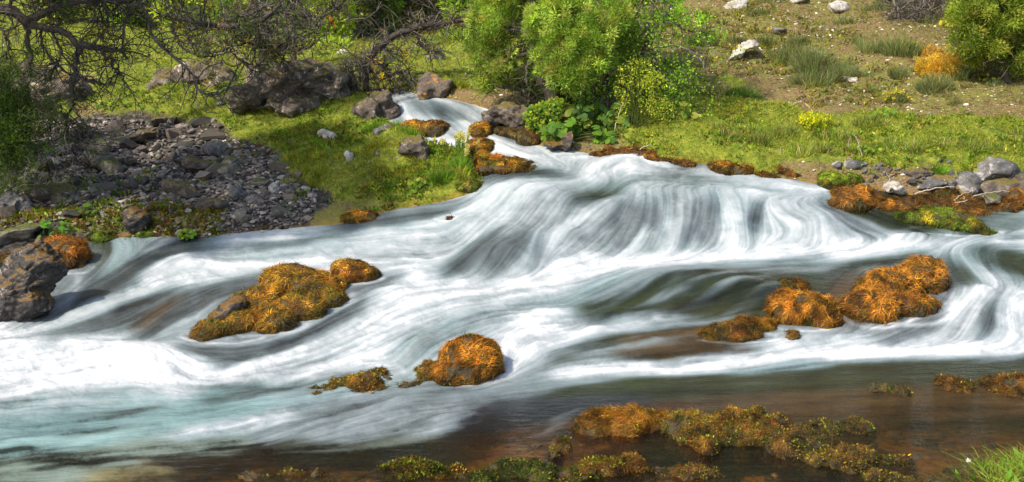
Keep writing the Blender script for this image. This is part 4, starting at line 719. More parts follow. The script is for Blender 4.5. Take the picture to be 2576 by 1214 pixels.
o = gb.build('hillside_gravel', M['stone'], smooth=False); tag(o, 'pale grit and pebbles strewn over the brown hillside', 'gravel', kind='stuff')
gb = Bag(); rgp = np.random.default_rng(77); n_ = 2600; uu = rgp.uniform(-60, 2640, n_); vv = 950+rgp.random(n_)**.8*290; P = np.array([hit(a, b_) for a, b_ in zip(uu, vv)]); P[:, 2] = gzv(P[:, 0], P[:, 1]); P = P[fbm(P*2.0, 3, 3) > -.12]
for q_, (hv, hf) in enumerate(hulls):
    Q = P[q_::8]; m = len(Q); s_ = np.clip(rgp.lognormal(0, .55, m), .4, 3.2)*.018; a_ = rgp.uniform(0, 6.3, m); X = hv[None]*s_[:, None, None]
    V = np.stack([X[..., 0]*np.cos(a_)[:, None]-X[..., 1]*np.sin(a_)[:, None], X[..., 0]*np.sin(a_)[:, None]+X[..., 1]*np.cos(a_)[:, None], X[..., 2]], -1)+Q[:, None]
    gb.add(V.reshape(-1, 3), (hf[None]+(np.arange(m)*len(hv))[:, None, None]).reshape(-1, 3), np.repeat(np.array([[.2, .12, .05], [.1, .08, .035], [.26, .21, .13], [.06, .04, .02]])[rgp.integers(0, 4, m)]*rgp.lognormal(0, .3, (m, 1)), len(hv), 0))
o = gb.build('bed_pebbles', M['stone'], smooth=True); tag(o, 'brown pebbles lying on the stream bed under shallow water', 'pebbles', kind='stuff')
# ------------------------------------------------------------------ grass and herbs
def cmix(n, cols, rng, var=.3):
    c = np.array(cols); return c[rng.integers(0, len(c), n)]*np.clip(rng.lognormal(0, var, (n, 1)), .35, 2.2)
def blades(bag, P, hgt, wd, cols, rng, lean=.35, K=4):
    n = len(P); h = hgt*rng.uniform(.5, 1.3, n); d = rng.normal(0, lean, (n, 3)); d[:, 2] = 1; d = unit(d); b_ = rng.normal(0, .35, (n, 3)); b_[:, 2] = -.25
    t = np.linspace(0, 1, K)[None, :, None]; pts = P[:, None]+d[:, None]*h[:, None, None]*t+b_[:, None]*h[:, None, None]*t*t
    ribbons(bag, pts, wd, cmix(n, cols, rng) if isinstance(cols, list) else cols, rng=rng)
GRN = [(0.222, 0.29, 0.0239), (0.325, 0.359, 0.0307), (0.154, 0.222, 0.0205), (0.41, 0.376, 0.0427), (0.256, 0.171, 0.0342), (0.188, 0.29, 0.0342)]
def scatter_pts(n, cond, box, rng, power=1.0, water=0.02):
    u = rng.uniform(box[0], box[1], n*3); v = rng.uniform(box[2], box[3], n*3); k = rng.random(n*3) < cover(cond, u, v)**power; u, v = u[k], v[k]
    P = np.array([hit(a, b_) for a, b_ in zip(u[:n], v[:n])]); d = rsd(P[:, 0]/P[:, 1], np.log(P[:, 1])); P = P[d > water]; P[:, 2] = gzv(P[:, 0], P[:, 1])-.004; return P
rng = np.random.default_rng(21); gb = Bag()
P = scatter_pts(68000, 'grass', (-60, 1320, 80, 570), rng); s = P[:, 1]/9
blades(gb, P, (.022+.03*vnoise(P*5, 4))*s, .0055*s, GRN, rng, .5, 3)
P = scatter_pts(9000, 'grass', (600, 1320, 280, 560), rng); P = P[fbm(P*3, 3, 44) > .12]; blades(gb, P, .04, .005, [(.3, .13, .03), (.2, .1, .03), (.42, .35, .14), (.15, .12, .03)], rng, .9, 3)
P = scatter_pts(62000, 'grass', (1540, 2640, 250, 480), rng); P = P[fbm(P*5, 3, 19)+rng.normal(0, .2, len(P)) > -.22]; s = P[:, 1]/9
blades(gb, P, .04*s, .0055*s, [(.26, .37, .03), (.34, .41, .035), (.19, .29, .025), (.42, .4, .07), (.28, .22, .06)], rng, .5, 3)
P = scatter_pts(60000, 'soil', (1100, 2640, -40, 480), rng, .8); P = P[fbm(P*np.array([1.1, 1.1, 1.1]), 4, 91)+rng.normal(0, .12, len(P)) > -.02]; blades(gb, P, .034*P[:, 1]/9, .005*P[:, 1]/9, [(.22, .27, .05), (.34, .31, .1), (.16, .22, .04), (.27, .18, .08)], rng, .8, 3)
o = gb.build('grass', M['grass']); tag(o, 'short yellow green grass covering the banks and meadow', 'grass', kind='stuff')
lt = Bag(); P = scatter_pts(9000, 'soil', (1100, 2640, -20, 480), rng, 1.5); d = rng.normal(0, 1, (len(P), 3)); d[:, 2] *= .15; leaves(lt, P+[0, 0, .008], d, rng.uniform(.02, .07, len(P)), .006, cmix(len(P), [(.3, .22, .13), (.14, .09, .05), (.4, .32, .2), (.09, .06, .04)], rng), rng=rng)
o = lt.build('dry_litter', M['leaf']); tag(o, 'dry stalks and dead leaves littering the hillside soil', 'litter', kind='stuff')
# ground herbs: small leaf rosettes (ground cover)
gb = Bag()
def rosettes(bag, P, L, cols, rng, per=9):
    n = len(P); c = np.repeat(P, per, 0)+rng.normal(0, 1, (n*per, 3))*np.array([.5, .5, .2])*L; d = rng.normal(0, 1, (n*per, 3)); d[:, 2] = np.abs(d[:, 2])*.8+.35
    leaves(bag, c, d, L*rng.uniform(.5, 1.3, n*per), L*.42, np.repeat(cmix(n, cols, rng, .35), per, 0)*rng.uniform(.7, 1.3, (n*per, 1)), rng=rng)
P = scatter_pts(2600, 'grass', (100, 1300, 230, 540), rng); P = P[fbm(P*2.2, 3, 8) > -.05]; rosettes(gb, P, .04, [(.13, .24, .02), (.18, .28, .02), (.1, .18, .018), (.22, .17, .03)], rng)
P = scatter_pts(2600, 'grass', (1560, 2640, 290, 460), rng); P = P[fbm(P*2.6, 3, 9) > .0]; rosettes(gb, P, .034, [(.2, .32, .025), (.26, .36, .03), (.13, .22, .02), (.38, .38, .05), (.34, .24, .07), (.1, .18, .03)], rng)
P = scatter_pts(3600, 'soil', (1100, 2640, 0, 330), rng); P = P[fbm(P*1.8, 3, 10) > .02]; rosettes(gb, P, .045, [(.2, .25, .03), (.35, .3, .03), (.12, .16, .03), (.3, .2, .1)], rng, 6)
P = scatter_pts(800, 'scree', (0, 760, 340, 590), rng); P = P[fbm(P*1.8, 3, 12) > .1]; rosettes(gb, P, .04, [(.12, .22, .02), (.2, .3, .02), (.2, .1, .02)], rng, 7)
P = scatter_pts(900, 'scree', (0, 560, 545, 600), rng, .3); rosettes(gb, P, .035, [(.1, .14, .015), (.16, .2, .02), (.2, .09, .015)], rng, 8)
o = gb.build('ground_herbs', M['leaf']); tag(o, 'low leafy herbs sprinkled through the turf', 'herbs', kind='stuff')

def plant_root(name, label, cat, u, v, group=None): 
    q = ghit(u, v); return empty(name, q, label, cat, group), q
def tuft(name, label, cat, u, v, wpx, hpx, n, cols, group=None, wd=.006, lean=.35, flowers=None, seed=0, dep=.7):
    rng = np.random.default_rng(seed+300); q = ghit(u, v); k = q[1]/F; b_ = Bag(); r = np.sqrt(rng.random(n)); a = rng.uniform(0, 6.3, n)
    P = np.stack([r*np.cos(a)*wpx*.45*k, r*np.sin(a)*wpx*.45*k*dep, 0*r], 1); P += q; P[:, 2] = gzv(P[:, 0], P[:, 1])-.01
    h = hpx*k*(1.05-.5*r*r)*(.7+.5*vnoise(P*12, seed)); h = h*(.55+.6*vnoise(P*7, seed+3)); d = np.stack([np.cos(a)*r*lean*1.8, np.sin(a)*r*lean*1.8, np.ones(n)], 1)+rng.normal(0, lean*.7, (n, 3)); d = unit(d)
    t = np.linspace(0, 1, 4)[None, :, None]; bb = rng.normal(0, .2, (n, 3)); pts = P[:, None]+d[:, None]*h[:, None, None]*t+bb[:, None]*h[:, None, None]*t*t
    col = cmix(n, cols, rng, .35)*np.clip(1+.9*fbm(P*14, 2, seed), .5, 1.6)[:, None]; ribbons(b_, pts-q, wd, col, rng=rng)
    o = b_.build(name, M['grass']); o.location = q; tag(o, label, cat, group)
    if flowers:
        nf, fc, fs = flowers; root = empty(name, q, label, cat, group); o.name = 'foliage'; o.location = (0, 0, 0); o.parent = root
        for kx in ('label', 'category', 'group'):
            if kx in o: del o[kx]
        fb = Bag(); i = rng.integers(0, n, nf); tp = pts[i, -1]-q; m = 7; c = np.repeat(tp, m, 0)+rng.normal(0, fs*.5, (nf*m, 3)); leaves(fb, c, rng.normal(0, 1, (nf*m, 3))+[0, 0, .8], fs, fs*.6, cmix(nf*m, fc, rng, .2), rng=rng); fb.build('flowers', M['leaf'], root); return root
    return o
EPH = [(.13, .19, .06), (.17, .23, .075), (.21, .25, .09), (.09, .14, .045), (.28, .28, .11), (.22, .17, .08)]
SG = 'grey green broom like shrubs on the hillside'
ep = [(1985,165,90,48,900,'grey green ephedra clump at the left end of the big hillside patch'),(2045,190,100,62,1300,'tallest ephedra clump in the middle of the big hillside patch'),(2105,205,80,52,900,'ephedra clump at the right end of the big hillside patch, by the grey stone'),(2040,225,120,40,900,'thin olive ephedra clump along the lower edge of the big patch'),(2000,130,60,32,500,'small ephedra clump above the big hillside patch'),
 (1870,268,95,38,900,'separate fresh green ephedra clump low on the hillside under the rock rib'),(1930,120,50,26,400,'dark green ephedra tuft beside the tan boulder'),(1770,270,46,22,260,'small dark ephedra tuft in the shade right of the leafy shrub'),(2200,140,90,50,800,'ephedra clump left of the yellow bush, upper one'),(2265,155,100,50,900,'ephedra clump just left of the yellow bush'),
 (2259,208,42,40,600,'small round ephedra bush standing alone on bare soil'),(2350,240,90,48,900,'dark green bush directly below the yellow bush'),(2420,215,70,44,600,'grey green bush at the lower right of the yellow bush'),(2200,235,34,18,220,'tiny tuft on bare soil below the pale stone'),(2440,160,60,34,400,'ephedra tuft under the right juniper crown'),
 (2180,200,40,24,260,'thin grey tuft right of the two round stones'),(1700,210,70,34,500,'shaded reddish green bush right of the leafy shrub stems'),(1760,130,80,42,600,'grey green bush in the shade high right of the leafy shrub'),(1850,112,60,24,350,'low tuft above the rock rib'),(2120,70,46,24,260,'thin tuft beside the white pebbles'),(2330,60,60,30,350,'tuft in front of the dead brushwood'),(2500,235,50,26,280,'low olive tuft at the right under the juniper'),
 (1950,20,60,20,300,'tuft between the two pale boulders at the top'),(2200,30,70,24,350,'green brown tuft at the top of the hillside left of the brushwood'),(1900,62,50,22,240,'dry tuft below the large pale boulder'),(2400,280,40,18,180,'small tuft on the lower right hillside')]
for k, (u, v, wp, hp, n, lb) in enumerate(ep): tuft('ephedra_shrub', lb, 'shrub', u, v, wp, hp, n, EPH if k != 5 else [(.1, .19, .03), (.14, .23, .035), (.08, .14, .03)], SG, seed=k)
tuft('ephedra_shrub', 'grey green shrub dotted with yellow flowers below the round bush', 'flowering shrub', 2252, 262, 60, 32, 500, EPH, seed=40, flowers=(24, [(.75, .6, .02), (.8, .7, .05)], .018))
YB = True
for k, (u, v, wp, hp, n, lb) in enumerate([(1150,236,70,34,420,'olive grass clump on the slope above the lichened boulder'),(1250,180,60,30,420,'grass clump on the bare slope left under the juniper'),(1180,120,110,34,700,'dark green bush behind the bent dead branch'),(1120,140,70,28,400,'olive bush on the far meadow edge'),(600,300,36,24,160,'grass clump at the top end of the scree'),(1010,330,50,30,500,'bright green fern like tuft left of the little falls'),
   (940,348,60,24,500,'fresh green parsley tuft in front of the pointed stone'),(1040,360,60,30,500,'bright herb tuft between pointed stone and the lower fall'),(1110,480,60,40,420,'long grass drooping over the bank left of the narrows'),(1160,450,50,34,350,'grass fringe beside the spiky flowers'),(2360,455,50,28,450,'feathery green herb beside the large right boulder'),(2415,582,32,18,300,'bright lime grass tuft on the right moss hump'),(40,540,24,26,160,'small fern on the lumpy grey rock at far left')]):
    tuft('grass_tuft', lb, 'grass tuft', u, v, wp, hp, n, GRN[:4] if k < 5 else [(.12, .24, .02), (.18, .32, .025), (.1, .19, .02)], seed=60+k, lean=.5, dep=.5)
for k in range(26):
    u = rng.uniform(1720, 2576); v = rng.uniform(330, 425); tuft('meadow_clump', 'leafy green clump in the meadow along the right bank', 'grass tuft', u, v+12, rng.uniform(40, 80), rng.uniform(22, 40), 260, [(.15, .27, .02), (.22, .32, .04), (.09, .17, .02), (.34, .34, .06), (.36, .28, .12)], 'leafy clumps of the right meadow', .007, .5, seed=100+k)
for k in range(34):
    u = rng.uniform(700, 1190); v = rng.uniform(400, 500); tuft('turf_clump', 'drooping grass clump in the left bank turf', 'grass tuft', u, v, rng.uniform(30, 60), rng.uniform(16, 30), 220, GRN, 'grass clumps of the left bank', .006, .6, seed=140+k)

protos = [tuft('dry_tuft', 'small olive and straw coloured tuft scattered on the brown hillside', 'grass tuft', 1900+k*60, 200, 26, 13, 120, [(.16, .17, .05), (.3, .25, .1), (.1, .13, .04), (.22, .14, .07)], 'small tufts of the brown hillside', .005, .9, seed=180+k) for k in range(6)]
for k in range(170):
    u, v = scree_spots(1, cS, rng, (1640, 2576, 0, 315), lambda r, v: 0)[0][:2]
    o = protos[k % 6] if k < 6 else protos[k % 6].copy()
    if k >= 6: COL.objects.link(o)
    o.location = ghit(u, v); sc_ = float(rng.uniform(.5, 1.4)**1.6); o.scale = (sc_*1.2, sc_, sc_*rng.uniform(.6, 1)); o.rotation_euler = (0, 0, rng.uniform(-.6, .6))
# flowering spikes left of the narrows
def spikes(label, u, v, n, spread, hpx, seed):
    rng = np.random.default_rng(seed); root, q = plant_root('spike_flower', label, 'flowering plant', u, v); k = q[1]/F; st = Bag(); fl = Bag(); lf = Bag()
    for i in range(n):
        x = rng.uniform(-1, 1)*spread*k; y = rng.uniform(-.1, .1); h = hpx*k*rng.uniform(.7, 1.15); z = gz(q[0]+x, q[1]+y)-q[2]; tip = np.array([x*1.25, y, z+h])
        pl = spline([(x, y, z), (x*1.1, y, z+h*.5), tuple(tip)], 6); tubes(st, pl[None], np.full((1, 6), .0032), (.16, .26, .03), 4)
        m = 46; t = rng.random(m)**.8; c = np.stack([np.interp(t, np.linspace(0, 1, 6), pl[:, j]) for j in range(3)], 1); d = rng.normal(0, 1, (m, 3)); d[:, 2] = .7
        leaves(lf, c, d, .035*(1.1-t), .006, cmix(m, [(.15, .27, .03), (.2, .33, .04)], rng), rng=rng)
        m = 60; c = tip+rng.normal(0, 1, (m, 3))*[.006, .006, .013]; leaves(fl, c, rng.normal(0, 1, (m, 3)), .014, .009, cmix(m, [(.62, .6, .2), (.55, .58, .15), (.75, .72, .35)], rng, .15), rng=rng)
    st.build('stems', M['leaf'], root); lf.build('leaves', M['leaf'], root); fl.build('flower_heads', M['leaf'], root); return root
spikes('clump of pale yellow flower spikes at the edge of the narrows', 1148, 425, 15, 45, 58, 1)
spikes('few pale flower spikes leaning over the flat mossy tongue', 1188, 425, 5, 14, 48, 2)
tuft('yellow_flower', 'tall yellow green flowering plant in the right meadow', 'flowering plant', 2045, 350, 44, 48, 180, [(.2, .3, .03), (.3, .38, .03)], seed=200, flowers=(110, [(.62, .62, .02), (.7, .68, .04), (.5, .56, .03)], .02), lean=.5)
# broad leaved plants
def discs(bag, c, nrm, r, col, rng, K=9):
    n = len(c); nrm = unit(nrm); a = unit(np.cross(nrm, rng.normal(size=(n, 3)))); b_ = np.cross(nrm, a); t = np.linspace(.25, 6.03, K); rr = (1+.12*np.cos(2*t))*(1)
    v = c[:, None]+r[:, None, None]*(a[:, None]*(np.cos(t)*rr)[None, :, None]+b_[:, None]*(np.sin(t)*rr*.95)[None, :, None])-nrm[:, None]*(r*.22)[:, None, None]
    V = np.concatenate([c[:, None]+a[:, None]*(r*.15)[:, None, None], v], 1); q = np.array([[0, i+1, i+2, i+2] for i in range(K-1)])[:, :3]
    q4 = np.array([[0, i, i+1, i+2] for i in range(1, K-1, 2)]); f = (q4[None]+(np.arange(n)*(K+1))[:, None, None]).reshape(-1, 4); bag.add(V.reshape(-1, 3), f, np.repeat(col, K+1, 0))
def leafy(name, label, cat, ells, n, rpx, cols, seed, Y=None, stems=True, disc=True, facing=(-.2, -1, .7), base=None):
    rng = np.random.default_rng(seed+500); u0, v0 = base or (ells[0][0], ells[0][1]+ells[0][3]); Y = Y or hitY(u0, v0); q = at(u0, v0, Y); dz_ = lift_at(q) if base and Y == hitY(u0, v0) else 0.0; root = empty(name, q+[0, 0, dz_], label, cat); b_ = Bag(); k = Y/F
    w_ = np.array([e[2]*e[3] for e in ells], float); w_ /= w_.sum(); idx = rng.choice(len(ells), n, p=w_); E = np.array([e[:4] for e in ells], float)[idx]
    a = rng.uniform(0, 6.3, n); r = np.sqrt(rng.random(n)); us = E[:, 0]+E[:, 2]*r*np.cos(a); vs = E[:, 1]+E[:, 3]*r*np.sin(a); ys = Y+rng.uniform(-.1, .16, n)
    c = np.array([at(x, y, z) for x, y, z in zip(us, vs, ys)])-q; nr = np.array(facing)+rng.normal(0, .4, (n, 3)); rad = rpx*k*rng.uniform(.55, 1.25, n)
    if disc: discs(b_, c, nr, rad, cmix(n, cols, rng, .25), rng)
    else: leaves(b_, c, rng.normal(0, 1, (n, 3))+np.array([0, 0, .3]), rad*2, rad*1.1, cmix(n, cols, rng, .3), rng=rng)
    b_.build('leaves', M['leaf'], root)
    if stems:
        s = Bag(); m = min(n, 40); P0 = np.array([at(rng.uniform(u0-20, u0+20), v0, Y)-q for _ in range(m)]); P1_ = c[:m]; t = np.linspace(0, 1, 5)[None, :, None]; tubes(s, P0[:, None]*(1-t)+P1_[:, None]*t+np.array([0, 0, .03])*np.sin(t*3.14), .003, (.14, .18, .04), 3); s.build('stalks', M['leaf'], root)
    return root
leafy('butterbur', 'big round dark green butterbur leaves at the foot of the leafy shrub', 'broad leaved plant', [(1500,305,62,34),(1560,295,50,28),(1460,285,35,18),(1590,310,25,18)], 95, 11.5, [(.07,.15,.02),(.09,.19,.03),(.12,.2,.03),(.22,.28,.03)], 1, base=(1510,352))
leafy('butterbur', 'lower group of scalloped bright leaves hanging over the dark waterline', 'broad leaved plant', [(1400,340,44,24),(1440,322,26,16),(1520,348,26,18)], 130, 10, [(.09,.2,.02),(.14,.27,.02)], 2, base=(1420,366))
leafy('bright_herb', 'sunlit yellow green herb mass left of the butterbur', 'herb', [(1375,295,40,34),(1345,300,30,30),(1350,325,28,18),(1400,270,24,18)], 1100, 3.8, [(.13,.25,.015),(.22,.34,.015),(.08,.17,.015),(.34,.38,.02)], 3, base=(1370,345))
leafy('dark_herb', 'dark green maple like leaves in the shade below the juniper', 'herb', [(1400,245,60,24),(1340,225,32,26),(1440,255,40,24),(1310,225,24,16)], 650, 7, [(.05,.11,.015),(.07,.15,.02),(.1,.2,.02)], 4, base=(1390,290), disc=False)
leafy('meadow_herb', 'pale leafy herb under the hanging sprays on the right bank', 'herb', [(1690,300,44,22),(1740,330,30,18),(1660,330,24,18)], 220, 8, [(.16,.27,.03),(.26,.36,.04),(.34,.36,.06)], 5, base=(1690,340))
leafy('waterside_herb', 'broad fresh green leaves beside the leaning wet rock', 'herb', [(130,575,36,16),(115,598,22,10),(165,585,22,14)], 60, 7.5, [(.06,.17,.015),(.09,.22,.02)], 6, base=(130,615))
leafy('waterside_herb', 'two round green leaves on the dark brown rock in the scree', 'herb', [(215,535,28,16)], 22, 7, [(.09,.2,.02),(.13,.25,.02)], 7, base=(220,560))
leafy('waterside_herb', 'green seedling in the dark hollow of the upright slab', 'herb', [(284,440,18,9)], 7, 9, [(.1,.3,.03)], 8, base=(284,458))
for k, (u, v, a, b_, lb) in enumerate([(2225,320,40,26,'dark leaved weed with yellow leaves in the middle of the right meadow'),(2430,310,40,14,'pale green leaves at the far right of the meadow'),(2190,400,50,20,'low yellow green leaves on the right bank near the driftwood'),(2060,355,26,18,'small leafy weed under the yellow flowering plant'),(1800,335,26,14,'broad leaved weed in the shaded meadow'),(265,520,30,12,'green leaves over the lower left scree stones'),(470,590,26,12,'small leaves at the foot of the scree by the water'),
   (985,480,44,16,'spear leaved herbs at the front of the green bank'),(1050,478,36,16,'yellow green herb clump at the bank corner'),(760,500,30,14,'bright small leaves on the bank edge next to the scree'),(300,285,60,16,'leafy herbs in front of the dark rock shelf'),(440,275,50,16,'herb patch below the hanging branches'),(2290,120,22,8,'yellow leaved weed by the brushwood'),(2470,205,24,8,'bright yellow small plant on the right hillside'),(2395,60,30,8,'yellow leaves on the ground left of the right juniper'),(1560,350,40,14,'low green leaves above the orange moss mound'),(740,212,24,10,'green fern growing on top of the huge boulder'),(670,205,40,14,'orange and green weeds on top of the huge boulder')]):
    leafy('weed', lb, 'herb', [(u, v, a, b_)], 90 if k < 14 else 70, 5.5, [(.13,.25,.02),(.2,.32,.025),(.3,.34,.03)] if k not in (12, 13, 14) else [(.6,.55,.03),(.45,.5,.03)], 20+k, base=(u, v+b_), disc=(k % 2 == 0))
# grass knob in the near right corner
rg = np.random.default_rng(5); q0 = np.array([2.2, 4.35, gz(2.2, 4.35)]); root = empty('grass_clump', q0, 'sunlit grass clump on a reddish root mat in the bottom right corner', 'grass tuft'); b1 = Bag(); b2 = Bag()
n = 2600; X = rg.normal(0, 1, (n, 2))*[.2, .13]+[2.24, 4.38]; P = np.stack([X[:, 0], X[:, 1], gzv(X[:, 0], X[:, 1])-.01], 1)-q0
blades(b1, P, .11, .0042, [(.16,.3,.02),(.22,.38,.03),(.34,.42,.05),(.12,.24,.02),(.45,.34,.08)], rg, .55, 5)
n = 2600; X = rg.normal(0, 1, (n, 2))*[.24, .12]+[2.25, 4.3]; P = np.stack([X[:, 0], X[:, 1], gzv(X[:, 0], X[:, 1])-.01], 1)-q0
blades(b2, P, .045, .003, [(.4,.2,.09),(.32,.14,.06),(.5,.35,.2),(.2,.1,.05)], rg, 1.0, 5)
c = P[rg.integers(0, n, 60)]+[0, 0, .03]; leaves(b1, c, rg.normal(0, .7, (60, 3))+[0, 0, 1], .07, .022, (.16, .34, .03), rng=rg)
b1.build('grass_blades', M['grass'], root); b2.build('root_mat', M['grass'], root)
b3 = Bag(); q = at(2436, 1160, 4.25)-q0; t = np.linspace(0, 6.28, 8)[:-1]; leaves(b3, np.repeat(q[None], 7, 0), np.stack([np.cos(t), np.sin(t)*.6-.2, np.sin(t)*.5+.25], 1), .014, .008, (.9, .9, .86), rng=rg); b3.build('white_flower', M['leaf'], root)

# ------------------------------------------------------------------ woody plants
def P3d(pts, Y, k=None):               # (u, v, radius_px[, dY]) -> xyz r
    out = []
    for p in pts:
        y = Y+(p[3] if len(p) > 3 else 0); a = at(p[0], p[1], y); out.append((*a, p[2]*y/F))
    return out
def limb(bag, pts, Y, k=16, sides=7, col=(.1, .08, .065), rng=R, wig=.004, off=0):
    s = spline(P3d(pts, Y), k); s[1:-1, :3] += rng.normal(0, wig, (k-2, 3)); tubes(bag, (s[:, :3]-off)[None], s[:, 3][None], col, sides); return s
def walks(st, d, L, K, curl, noise, rng):
    n = len(st); P = [st]; d = unit(d); L = np.broadcast_to(L, (n,)); curl = np.broadcast_to(curl, (n, 3))
    for k in range(K-1):
        P.append(P[-1]+d*(L/(K-1))[:, None]); d = unit(d+curl/(K-1)+rng.normal(0, noise, (n, 3)))
    return np.stack(P, 1)
def on_limbs(limbs, n, rng, lo=.1):
    Ls = np.array([np.linalg.norm(s[-1, :3]-s[0, :3]) for s in limbs]); i = rng.choice(len(limbs), n, p=Ls/Ls.sum()); t = rng.uniform(lo, 1, n); P = []; T = []
    for a, b_ in zip(i, t):
        s = limbs[a]; x = b_*(len(s)-1); j = min(int(x), len(s)-2); f = x-j; P.append(s[j, :3]*(1-f)+s[j+1, :3]*f); T.append(s[j+1, :3]-s[j, :3])
    return np.array(P), unit(np.array(T))
def twigs(bag, limbs, n1, L1_, n2, L2_, rng, col, grav=-.6, r=.0045, off=0, K=7, up=0.0, curl=1.0, noise=.22):
    P, T = on_limbs(limbs, n1, rng); d = unit(rng.normal(0, 1, (n1, 3))+T*.5+np.array([0, -.1, up])); c = rng.normal(0, curl, (n1, 3))+np.array([0, 0, grav])
    A = walks(P, d, L1_*rng.uniform(.4, 1.3, n1), K, c, noise, rng); rr = np.linspace(1, .35, K)[None]*r*rng.uniform(.6, 1.5, (n1, 1)); tubes(bag, A-off, rr, cmix(n1, col, rng, .3), 3)
    i = rng.integers(0, n1, n2); j = rng.integers(2, K, n2); P2 = A[i, j]; d2 = unit(rng.normal(0, 1, (n2, 3))+unit(A[i, j]-A[i, j-1])*.7); c2 = rng.normal(0, curl*1.1, (n2, 3))+np.array([0, 0, grav*-.3])
    B = walks(P2, d2, L2_*rng.uniform(.4, 1.3, n2), 6, c2, noise, rng); tubes(bag, B-off, np.linspace(1, .4, 6)[None]*r*.5*rng.uniform(.6, 1.5, (n2, 1)), cmix(n2, col, rng, .3), 3); return A, B
def sprays(bag, P, n, spread, ln, wd, cols, rng, off=0, up=.3, outd=None):
    m = len(P); c = np.repeat(P, n, 0)+rng.normal(0, 1, (m*n, 3))*spread; d = rng.normal(0, 1, (m*n, 3))+np.array([0, 0, up])
    if outd is not None: d = d*.6+np.repeat(outd, n, 0)
    leaves(bag, c-off, d, ln*rng.uniform(.6, 1.4, m*n), wd, np.repeat(cmix(m, cols, rng, .28), n, 0)*rng.uniform(.75, 1.25, (m*n, 1)), rng=rng)
def crown(bag, ells, nc, rc, per, ln, wd, cols, Y, rng, off=0, yd=None, shell=.75, up=.35):
    w_ = np.array([e[2]*e[3] for e in ells], float); w_ /= w_.sum()
    for (e, k) in zip(ells, np.maximum((w_*nc).astype(int), 1)):
        y0 = Y+(e[5] if len(e) > 5 else 0); c0 = at(e[0], e[1], y0); q = y0/F; d = unit(rng.normal(size=(k, 3))); r = rng.uniform(shell**3, 1, k)**(1/3.)*(.55+.8*vnoise(d*2.6+e[0], 4))
        dd = e[4] if len(e) > 4 else (e[2]+e[3])*.5*q; P = c0+d*r[:, None]*np.array([e[2]*q, dd, e[3]*q]); lob = fbm(P/rc*.5, 2, 6); P = P[lob > -.28]; d = d[lob > -.28]
        m = len(P); o = unit(rng.normal(0, 1, (m*per, 3))); c = np.repeat(P, per, 0)+o*rc*rng.uniform(.2, 1, (m*per, 1)); dr = o*.8+np.repeat(d, per, 0)*.5+np.array([0, 0, up])+rng.normal(0, .4, (m*per, 3))
        leaves(bag, c-off, dr, ln*rng.uniform(.6, 1.4, m*per), wd, np.repeat(cmix(m, cols, rng, .25), per, 0)*rng.uniform(.7, 1.35, (m*per, 1)), rng=rng)
BRN = [(.1, .08, .065), (.06, .048, .04), (.16, .135, .11), (.045, .036, .03)]
# old juniper whose boughs hang over the left bank; it stands just outside the frame
rg = np.random.default_rng(31); Y = 8.7; q0 = np.array([-5.2, 9.3, gz(-5.2, 9.3)]); root = empty('overhanging_juniper', q0, 'old juniper with crooked bare boughs and hanging roots at the top left', 'juniper tree')
tb = Bag(); limbs = []
def LB(pts, col=(.085, .068, .055), k=18, w=.006, yy=None): limbs.append(limb(tb, pts, yy or Y, k, 7, col, rg, w, q0))
trunk = Bag(); s = spline([(-5.2, 9.3, q0[2]-.1, .2), (-5.1, 9.2, 1.6, .16), (-4.9, 9.0, 2.3, .14), (-5.1, 8.9, 3.4, .11), (-4.9, 9, 4.6, .05)], 14); tubes(trunk, (s[:, :3]-q0)[None], s[:, 3][None], (.09, .07, .055), 10); trunk.build('trunk', M['bark'], root)
LB([(-260,60,22),(-60,30,18),(0,20,14),(31,24,14),(62,50,13),(85,50,11),(114,30,9),(176,10,8),(249,2,7),(311,3,6),(352,-4,4)])
LB([(62,50,11),(83,64,9),(145,76,9),(165,82,8),(182,104,8),(210,116,9),(249,122,8),(300,128,5),(320,150,3)])
LB([(200,112,8),(194,145,9),(188,187,8),(184,252,5),(172,300,3.5),(165,350,2)], w=.012)
LB([(62,58,7),(68,104,6),(73,145,6),(77,193,4),(68,236,2)], w=.01)
LB([(352,-10,5),(369,52,4),(388,100,4),(415,129,4),(440,145,4),(471,175,3),(492,207,3),(513,243,3),(560,234,2),(590,215,1.2)], (.15, .125, .1), w=.01)
LB([(355,0,4),(317,41,4),(305,93,3),(307,128,2)], (.15, .125, .1), w=.01)
LB([(130,80,4),(155,130,3.5),(140,165,3),(125,200,3)]); LB([(100,60,4),(105,110,3),(128,150,3),(160,178,3),(185,190,2)]); LB([(20,20,5),(60,-30,4),(140,-60,3)]); LB([(0,70,4),(20,110,3),(12,160,2)])
LB([(-40,10,7),(80,-20,6),(220,-40,6),(420,-30,6),(560,-20,5)]); LB([(240,-30,5),(270,30,4),(262,75,3),(235,110,2)]); LB([(184,250,3),(150,270,2),(130,300,1.5),(160,345,1)], (.17, .145, .12)); LB([(180,270,3),(205,300,2),(190,350,1.5),(175,385,1)], (.17, .145, .12)); LB([(190,200,4),(235,205,4),(262,214,1.5)], w=.008)
LB([(250,124,5),(280,150,4),(300,185,3),(318,210,2)], w=.01)
tb.build('boughs', M['bark'], root)
t1 = Bag(); A, Bz = twigs(t1, limbs, 620, .34, 1600, .15, rg, BRN, -.9, .005, q0, noise=.13); t1.build('twigs', M['bark'], root)
lf = Bag(); i = rg.choice(len(Bz), 260); sprays(lf, Bz[i, -1], 14, .025, .05, .007, [(.07, .13, .015), (.1, .16, .02), (.05, .09, .012), (.2, .12, .02)], rg, q0, up=-.2)
